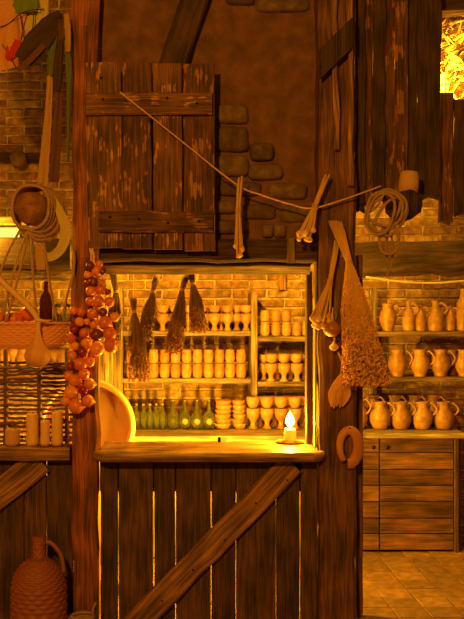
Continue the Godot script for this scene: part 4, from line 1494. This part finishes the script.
func left_things():
	# candles on the ledge
	var names := ["tall thick beige candle, leftmost of three on the left ledge", "shorter thin beige candle between two taller ones on ledge", "tall beige candle next to the left post on ledge"]
	var spec := [[32.3, 6.2, 32.0], [45.2, 4.9, 25.0], [57.3, 5.7, 33.5]]
	var ly := at(0, 452, -0.07).y + 0.036
	for i in 3:
		var p := at(spec[i][0], 0, -0.08)
		p.y = ly
		var k := mpp(-0.08)
		var c := thing("pillar_candle", names[i], "candle", p, "candles on the left ledge")
		var wx := part(c, "wax", candle_mesh(spec[i][1] * k, spec[i][2] * k, i), M.wax)
		part(wx, "wick", tube([Vector3(0, spec[i][2] * k * 0.96, 0), Vector3(0.002, spec[i][2] * k + 0.008, 0)], 0.0015, 5), M.black)
	var s := at(12.5, 0, -0.08)
	s.y = ly
	var k2 := mpp(-0.08)
	var stump := thing("wood_stump", "short cut wooden stump beside the candles on left ledge", "stump", s)
	part(stump, "wood", lathe([Vector2(0, 0), Vector2(7.2 * k2, 0), Vector2(7.5 * k2, 3 * k2), Vector2(7.3 * k2, 15 * k2), Vector2(7.0 * k2, 16 * k2), Vector2(0, 16 * k2)], 20), M.cork)
	# log end with rope, and the basket that hangs from it
	var zl := 0.1
	var lg := thing("log_end", "pale sawn log end wrapped in rope at left", "log", at(30, 207, zl))
	part(lg, "log", log_mesh(0.088, 0.6, 12), M.log_face)
	var loops := []
	for i in 7:
		loops.append([30.5 + i * 2.0, 207.0 + i * 1.4, 18.5 + i * 0.6, 22.0 + i * 0.9, 0.05 + i * 0.05, 0.015 - i * 0.03])
	rope_coil("rope_coil", "thick coil of rope looped round the log end at left", loops, zl, [[[28, 230, 0.13], [40, 232, 0.12], [50, 228, 0.08], [57, 218, 0.03]], [[27, 232, 0.13], [42, 237, 0.13], [55, 230, 0.08], [60, 215, 0.03]], [[27, 233, 0.135], [38, 240, 0.13], [52, 238, 0.1]]], M.rope, 0.0095)
	var sash := thing("cloth_sash", "pale cloth strap looped over the roped log at left", "sash", at(44, 260, 0.06))
	part(sash, "strap", cloth([at(51, 196, 0.03) - sash.position, at(60, 212, 0.07) - sash.position, at(66, 232, 0.08) - sash.position, at(60, 250, 0.09) - sash.position, at(47, 257, 0.1) - sash.position, at(37, 243, 0.1) - sash.position, at(33, 233, 0.11) - sash.position], [0.03, 0.045, 0.06, 0.05, 0.045, 0.035, 0.02], 0.5, 0.006, 3, Vector3.ZERO, 0.002), M.quilt_cream)
	part(sash, "strap_end", cloth([at(38, 240, 0.11) - sash.position, at(40, 255, 0.11) - sash.position, at(41, 270, 0.11) - sash.position], [0.02, 0.05, 0.045], 0.5, 0.005, 5, Vector3(1, 0, 0), 0.002), M.cloth_tan)
	# basket
	var zb := 0.02
	var kb := mpp(zb)
	var base := at(20, 348, zb)
	var b := thing("hanging_basket", "shallow wicker basket hanging from rope at left", "basket", base)
	part(b, "weave", woven_mesh([Vector2(0.02, 0.004), Vector2(0.2, 0.0), Vector2(0.235, 0.02), Vector2(0.252, 0.07), Vector2(0.262, 0.128)], 1.0, 0.5, 32, 16, 0.0085, 384), M.wicker)
	var rim := []
	for i in 97:
		var a := TAU * i / 96
		rim.append(Vector3(sin(a) * 0.266, 0.133 + 0.003 * sin(a * 40), cos(a) * 0.134))
	part(b, "rim", tube(rim, 0.0095, 8), M.wicker)
	for l in [[[27, 232, 0.12], [16, 264, 0.11], [1, 323, 0.09]], [[28, 232, 0.12], [22, 262, 0.12], [6, 323, 0.12]], [[31, 234, 0.12], [33, 272, 0.13], [37, 322, 0.145]], [[42, 230, 0.1], [50, 285, 0.11], [57, 322, 0.1]], [[54, 205, 0.05], [72, 246, 0.06], [74, 268, 0.05], [66, 300, 0.02], [63, 323, -0.02]], [[20, 230, 0.1], [4, 262, 0.05], [-14, 322, 0.02]]]:
		var pts := []
		for p in l:
			pts.append(at(p[0], p[1], p[2]) - base)
		part(b, "cord", tube(smooth_path(pts, 6), 0.0068, 6), M.rope)
	# things in the basket
	var yb := base.y + 0.012
	var sq := [[13.0, 0.0, 0.06, 0.78, 0.0, "orange ribbed squash at the left in hanging basket"], [28.0, 0.035, 0.05, 0.85, -0.03, "dark orange squash behind the slanting stalk in hanging basket"], [-6.0, 0.01, 0.055, 0.8, 0.0, "orange squash cut by the frame's left edge in basket"]]
	for q in sq:
		var p := Vector3(at(q[0], 0, zb).x, yb + q[1] + 0.095, zb + q[4])
		var o := thing("squash", q[5], "squash", p, "squashes in the basket")
		var fl := part(o, "flesh", bulb_mesh(q[2], q[3], 0.0, 9, 0.05, int(q[0]) + 9, 36), M.onion[1], shift(Vector3(0, q[2] * q[3], 0)))
		part(fl, "stem", tube([Vector3(0, q[2] * q[3] * 1.9, 0), Vector3(0.004, q[2] * q[3] * 1.9 + 0.02, 0)], [0.009, 0.006], 7), M.straw_dark)
	var bo := thing("glass_bottle", "dark red-brown glass bottle standing in hanging basket", "bottle", Vector3(at(46, 0, 0.03).x, yb + 0.12, 0.03))
	part(bo, "glass", lathe([Vector2(0, 0), Vector2(0.033, 0), Vector2(0.035, 0.006), Vector2(0.035, 0.12), Vector2(0.03, 0.145), Vector2(0.014, 0.17), Vector2(0.011, 0.215), Vector2(0.014, 0.218), Vector2(0.014, 0.226), Vector2(0.008, 0.226), Vector2(0.008, 0.17), Vector2(0.028, 0.14), Vector2(0.031, 0.12), Vector2(0.031, 0.01), Vector2(0, 0.006)], 24), M.glass_brown)
	part(bo, "cork", lathe([Vector2(0, 0), Vector2(0.0075, 0), Vector2(0.009, 0.02), Vector2(0, 0.021)], 12), M.cork, shift(Vector3(0, 0.215, 0)))
	for i in 2:
		var gp := Vector3(at(57.5 + i * 9.5, 0, 0.0 - i * 0.03).x, yb + 0.1, 0.0 - i * 0.03)
		var gl := thing("glass_jar", ["clear glass jar beside the brown bottle in basket", "clear glass jar next to left post in basket"][i], "jar", gp)
		part(gl, "glass", lathe([Vector2(0, 0), Vector2(0.022, 0), Vector2(0.025, 0.008), Vector2(0.025, 0.075), Vector2(0.016, 0.095), Vector2(0.016, 0.115), Vector2(0.013, 0.115), Vector2(0.013, 0.095), Vector2(0.022, 0.073), Vector2(0.022, 0.01), Vector2(0, 0.006)], 20), M.glass_clear)
		part(gl, "filling", lathe([Vector2(0, 0.008), Vector2(0.0205, 0.009), Vector2(0.0205, 0.07), Vector2(0, 0.072)], 20), M.quilt_cream)
		part(gl, "lid", lathe([Vector2(0, 0.112), Vector2(0.018, 0.112), Vector2(0.018, 0.124), Vector2(0, 0.126)], 16), M.shelf)
	# gourd with a long bent stalk hanging over the rim
	var gd := thing("dried_gourd", "large dried bulb with long slanting stalk hung over basket rim", "gourd", at(37.5, 368, 0.19))
	var rg := 0.066
	part(gd, "bulb", bulb_mesh(rg, 0.95, 1.6, 6, 0.06, 8, 30), M.husk, shift(Vector3(0, rg * 0.95, 0)))
	var gpts := []
	for p in [[37.5, 345, 0.19], [38, 328, 0.19], [37, 318, 0.195], [28, 306, 0.19], [14, 293, 0.18], [-4, 276, 0.17]]:
		gpts.append(at(p[0], p[1], p[2]) - gd.position)
	part(gd, "stalk", tube(smooth_path(gpts, 4), [0.02, 0.017, 0.014, 0.013, 0.013, 0.0135, 0.014, 0.0145, 0.015, 0.0155, 0.016, 0.0165, 0.017, 0.017, 0.017, 0.017, 0.0165, 0.016, 0.016, 0.016, 0.016], 10), M.straw)
	part(gd, "husk_tip", tube([at(36, 320, 0.2) - gd.position, at(45, 321, 0.2) - gd.position, at(53, 320, 0.19) - gd.position], [0.012, 0.007, 0.002], 7), M.straw)
	# wicker demijohn
	var zd := 0.13
	var dj := thing("wicker_demijohn", "wicker-covered demijohn with narrow neck standing at lower left", "demijohn", Vector3(at(39, 0, zd).x, 0, zd))
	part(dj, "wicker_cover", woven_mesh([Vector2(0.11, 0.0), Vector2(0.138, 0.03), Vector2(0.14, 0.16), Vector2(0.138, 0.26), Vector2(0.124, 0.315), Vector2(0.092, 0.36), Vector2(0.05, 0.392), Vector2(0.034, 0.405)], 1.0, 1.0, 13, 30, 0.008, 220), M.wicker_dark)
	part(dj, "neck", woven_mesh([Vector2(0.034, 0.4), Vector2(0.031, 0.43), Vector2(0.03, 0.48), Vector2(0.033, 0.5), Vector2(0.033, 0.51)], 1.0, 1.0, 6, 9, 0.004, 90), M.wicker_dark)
	part(dj, "handle", tube(smooth_path([Vector3(0.036, 0.48, 0.0), Vector3(0.07, 0.47, 0.0), Vector3(0.115, 0.41, 0.0), Vector3(0.13, 0.32, 0.0)], 6), 0.012, 8, 0.7), M.wicker_dark)
	# rope lying at the foot of the left post
	var rc := thing("floor_rope", "loose coil of rope at the foot of the left post", "rope", Vector3(at(82, 0, 0.12).x, 0, 0.12))
	var st := start()
	var rp := []
	for i in 81:
		var a := TAU * i / 18.0
		rp.append(Vector3(cos(a) * (0.085 - i * 0.0003), 0.01 + i * 0.0011, sin(a) * 0.07))
	tube_into(st, rp, 0.0095, 7)
	part(rc, "coil", done(st), M.rope)
	part(rc, "loose_end", tube(smooth_path([Vector3(0.06, 0.09, 0.02), Vector3(0.06, 0.13, 0.03), Vector3(0.075, 0.17, 0.03)], 5), 0.006, 6), M.rope)
	# patchwork cloth at the top and garments hung on the post
	var q := thing("patchwork_cloth", "orange patchwork cloth with green and cream patches draped at top left", "cloth", at(15, 70, -0.02))
	var C := func(px, py, z): return at(px, py, z) - q.position
	part(q, "panel", cloth([C.call(-14, -40, -0.06), C.call(-10, 10, 0.0), C.call(-4, 40, 0.04), C.call(4, 70, 0.0)], [0.3, 0.3, 0.26, 0.17], 1.6, 0.02, 2), M.quilt)
	part(q, "panel", cloth([C.call(20, 10, 0.0), C.call(17, 25, 0.02), C.call(15, 45, 0.03)], [0.09, 0.07, 0.05], 0.8, 0.012, 4), M.quilt)
	part(q, "panel", cloth([C.call(36, 10, -0.01), C.call(30, 30, 0.0), C.call(24, 44, 0.01)], [0.13, 0.12, 0.06], 0.9, 0.012, 6), M.quilt_cream)
	part(q, "panel", cloth([C.call(27, -40, -0.03), C.call(26, -10, 0.0), C.call(25, 13, 0.02)], [0.16, 0.16, 0.12], 0.9, 0.012, 7), M.quilt_green)
	part(q, "panel", cloth([C.call(45, -40, -0.01), C.call(44, 0, 0.02), C.call(47, 22, 0.03)], [0.06, 0.05, 0.02], 0.6, 0.006, 8), M.quilt_cream)
	part(q, "panel", cloth([C.call(17, 40, 0.045), C.call(13, 50, 0.05), C.call(8, 60, 0.05)], [0.05, 0.075, 0.03], 0.5, 0.008, 9), M.quilt_red)
	for l in [[[-4, 28], [8, 24], [20, 14], [32, 10], [44, 9]], [[20, 13], [22, 26], [25, 44]], [[34, 10], [33, 26], [31, 40]], [[2, 44], [10, 56], [16, 68]]]:
		var pts := []
		for p in l:
			pts.append(C.call(p[0], p[1], 0.055))
		part(q, "seam", tube(smooth_path(pts, 5), 0.003, 5), M.cloth_dark)
	var g1 := thing("dark_garment", "dark brown garment sleeve slung from the left post at top", "garment", at(28, 66, 0.06))
	part(g1, "sleeve", cloth([at(60, 14, 0.03) - g1.position, at(50, 26, 0.07) - g1.position, at(36, 44, 0.09) - g1.position, at(24, 62, 0.08) - g1.position], [0.05, 0.11, 0.13, 0.1], 0.8, 0.018, 3, Vector3(0.7, -0.6, 0), 0.008), M.cloth_dark)
	part(g1, "hem", cloth([at(44, 45, 0.11) - g1.position, at(32, 58, 0.11) - g1.position, at(18, 70, 0.1) - g1.position], [0.03, 0.03, 0.025], 0.4, 0.004, 5, Vector3(0.7, -0.6, 0), 0.003), M.cloth_brown)
	var strips := [["green_scarf", "green scarf hanging beside the left post at top", M.cloth_green, [[56, 28, 0.04], [52, 50, 0.06], [50, 76, 0.05]], [0.03, 0.04, 0.03]],
		["black_scarf", "black folded scarf hanging in the middle of the post rags", M.cloth_dark, [[60, 40, 0.07], [58, 66, 0.08], [57, 92, 0.07]], [0.03, 0.05, 0.04]],
		["green_ribbon", "slim green ribbon hanging against the left post", M.cloth_green, [[67, 40, 0.05], [69, 70, 0.06], [69, 100, 0.05], [68, 162, 0.04]], [0.03, 0.035, 0.025, 0.008]],
		["tan_stocking", "tan cloth strip hanging left of the brown one beside post", M.cloth_tan, [[50, 70, 0.03], [49, 100, 0.05], [46, 140, 0.05], [42, 186, 0.05]], [0.03, 0.035, 0.045, 0.06]],
		["brown_stocking", "brown cloth strip with ragged end hanging beside left post", M.cloth_brown, [[61, 20, 0.05], [59, 88, 0.06], [57, 130, 0.05], [54, 182, 0.05]], [0.03, 0.035, 0.05, 0.055]],
		["pink_ribbon", "pale pinkish ribbon at the top of the post rags", M.cloth_tan, [[66, 14, 0.06], [68, 32, 0.08], [68, 52, 0.07]], [0.025, 0.03, 0.025]]]
	for i in strips.size():
		var sp: Array = strips[i]
		var pts := []
		for p in sp[3]:
			pts.append(at(p[0], p[1], p[2] + i * 0.002))
		var o: Vector3 = pts[pts.size() - 1]
		for j in pts.size():
			pts[j] -= o
		item(sp[0], sp[1], "cloth", cloth(pts, sp[4], 1.0, 0.008, i + 11, Vector3(1, 0, 0), 0.003), sp[2], o)


# ---------------------------------------------------------------- onions on the left post
func onion_braid():
	var list := [[90, 265.6, 4.3, 1], [99.5, 263.8, 3.5, 0], [96.6, 271, 5, 0], [103, 272, 3.5, 1], [88, 275, 3.8, 0], [93.5, 281.5, 4.5, 1], [88, 283, 3.5, 2], [102, 283, 3.5, 0], [90.6, 291, 5, 0], [100.7, 290, 5.4, 0], [108, 292, 3, 2], [90, 301.5, 4.6, 0], [98.5, 301.5, 5.8, 0], [109.5, 302, 5, 0], [73.6, 310.6, 4.2, 0], [81, 312, 4.6, 0], [92.7, 314, 5.8, 0], [103, 312.4, 4.6, 1], [115, 317, 4.8, 0], [79.6, 322, 4.6, 0], [87, 321.4, 3.2, 0], [94, 325, 4.3, 0], [105, 322.7, 6.8, 0], [74, 329, 4.4, 2], [96.6, 335, 6.2, 1], [109.8, 334, 6.7, 0], [84, 333, 5.0, 0], [71.4, 339, 4.8, 0], [85.4, 343, 4.6, 0], [75, 346, 4.5, 0], [97, 349, 7, 0], [111, 345.7, 7, 0], [72.3, 355.5, 4.8, 0], [82.6, 352, 4.8, 2], [80.4, 364, 6.7, 0], [89.6, 362, 5, 0], [70, 366.4, 4.2, 2], [84, 374, 5.6, 0], [68.6, 376, 4.8, 0], [74.5, 380.4, 6, 0], [89.6, 384, 5.6, 0], [83.5, 390, 5, 2], [71, 392.4, 6.7, 0], [88, 401, 6, 0], [65.8, 401, 4.8, 0], [76, 406, 7.6, 0]]
	var r := RandomNumberGenerator.new()
	r.seed = 9
	var t := thing("onion_string", "long hanging string of brown and red onions on the left post", "onions", at(84, 413, 0.05))
	var meshes := []
	for i in 4:
		meshes.append(bulb_mesh(1.0, 0.92, 0.35, 8, 0.015, i, 20))
	for i in list.size():
		var o: Array = list[i]
		var z: float = 0.045 + r.randf_range(0.0, 0.035) + (0.012 if o[2] > 5.5 else 0.0)
		var s: float = o[2] * 1.06 * mpp(z)
		var b := Basis(Vector3(r.randf_range(-1, 1), 0, r.randf_range(-1, 1)).normalized(), r.randf_range(0.6, 2.4)).scaled(Vector3.ONE * s)
		var m: Material = M.onion[r.randi() % 3] if o[3] == 0 else (M.onion_dark if o[3] == 1 else M.onion_red)
		part(t, "onion", meshes[i % 4], m, Transform3D(b, at(o[0], o[1], z) - t.position))
	var pts := []
	for p in [[90, 240, 0.02], [93, 262, 0.03], [95, 300, 0.03], [92, 335, 0.03], [82, 365, 0.03], [78, 400, 0.03]]:
		pts.append(at(p[0], p[1], p[2]) - t.position)
	for i in 3:
		var q := []
		var sp := smooth_path(pts, 8)
		for j in sp.size():
			var a := j * 0.7 + TAU * i / 3
			q.append(sp[j] + Vector3(cos(a), 0, sin(a)) * 0.008)
		part(t, "braid_strand", tube(q, 0.006, 6), M.straw_dark)


# ---------------------------------------------------------------- twine with bunches, herbs under the lintel
func twine_and_bunches():
	var z := 0.06
	var path := [at(120, 92, 0.071), at(150, 116, 0.073), at(180, 140, 0.073), at(236, 184, z), at(262, 195, z), at(290, 204, z), at(312, 208, z), at(345, 199, z), at(381, 186, 0.1)]
	item("twine_line", "thin twine stretched from the shutter down to the right boards", "twine", tube(smooth_path(path, 6), 0.0042, 6), M.twine, Vector3.ZERO)
	garlic_bunch("garlic_bunch", "slim bound bunch of garlic stalks hanging on the twine left", at(240, 178, 0.085), at(238, 210, 0.085), at(238.5, 260, 0.085), 8, 301, 0.014, 0.022)
	garlic_bunch("garlic_bunch", "slanting bunch of pale garlic bulbs tied to the twine right", at(327, 175, 0.09), at(315, 206, 0.09), at(303, 240, 0.09), 14, 302, 0.017, 0.045)


func herb_bunches():
	var z := -0.33
	timber("herb_pole", "thin pole behind the beam from which the herb bunches hang", "pole", M.twig, at(98, 264, z), at(311, 264, z), 0.014, 0.014, 300, 0.002, 0.004)
	var list := [
		["dark bushy herb bunch behind the onion string", 112, 268, 116, 292, 112, 345, 0.05, 1, z - 0.05],
		["thin dark herb bunch with leafy brown foot, left of row", 133, 298, 134, 312, 140, 378, 0.065, 0, z],
		["tall dark herb bunch bending left under the beam", 157, 276, 153, 292, 144, 338, 0.055, 1, z - 0.02],
		["herb bunch with pale flower heads in the middle of row", 187, 274, 182, 290, 174, 350, 0.06, 0, z],
		["rightmost bushy herb bunch with reddish heads under the beam", 190, 270, 193, 284, 199, 330, 0.058, 0, z + 0.02]]
	for i in list.size():
		var a: Array = list[i]
		var zz: float = a[9]
		dry_bunch("herb_bunch", a[0], "herbs", at(a[1], a[2], zz), at(a[3], a[4], zz), at(a[5], a[6], zz), Vector2(a[7], a[7] * 0.6), 130, 380, M.herb_stem, M.herb_leaf if a[8] else M.herb_flower, 400 + i, {"group": "herb bunches under the beam", "stem": 0.0021, "size": 0.0062, "from": 0.3 if a[8] else 0.5, "to": 1.06, "r_knot": 0.012, "r_top": 0.022, "head_name": "leaves" if a[8] else "flower_heads", "hang": at(a[1] + 1, 264, z), "bend": 0.022})
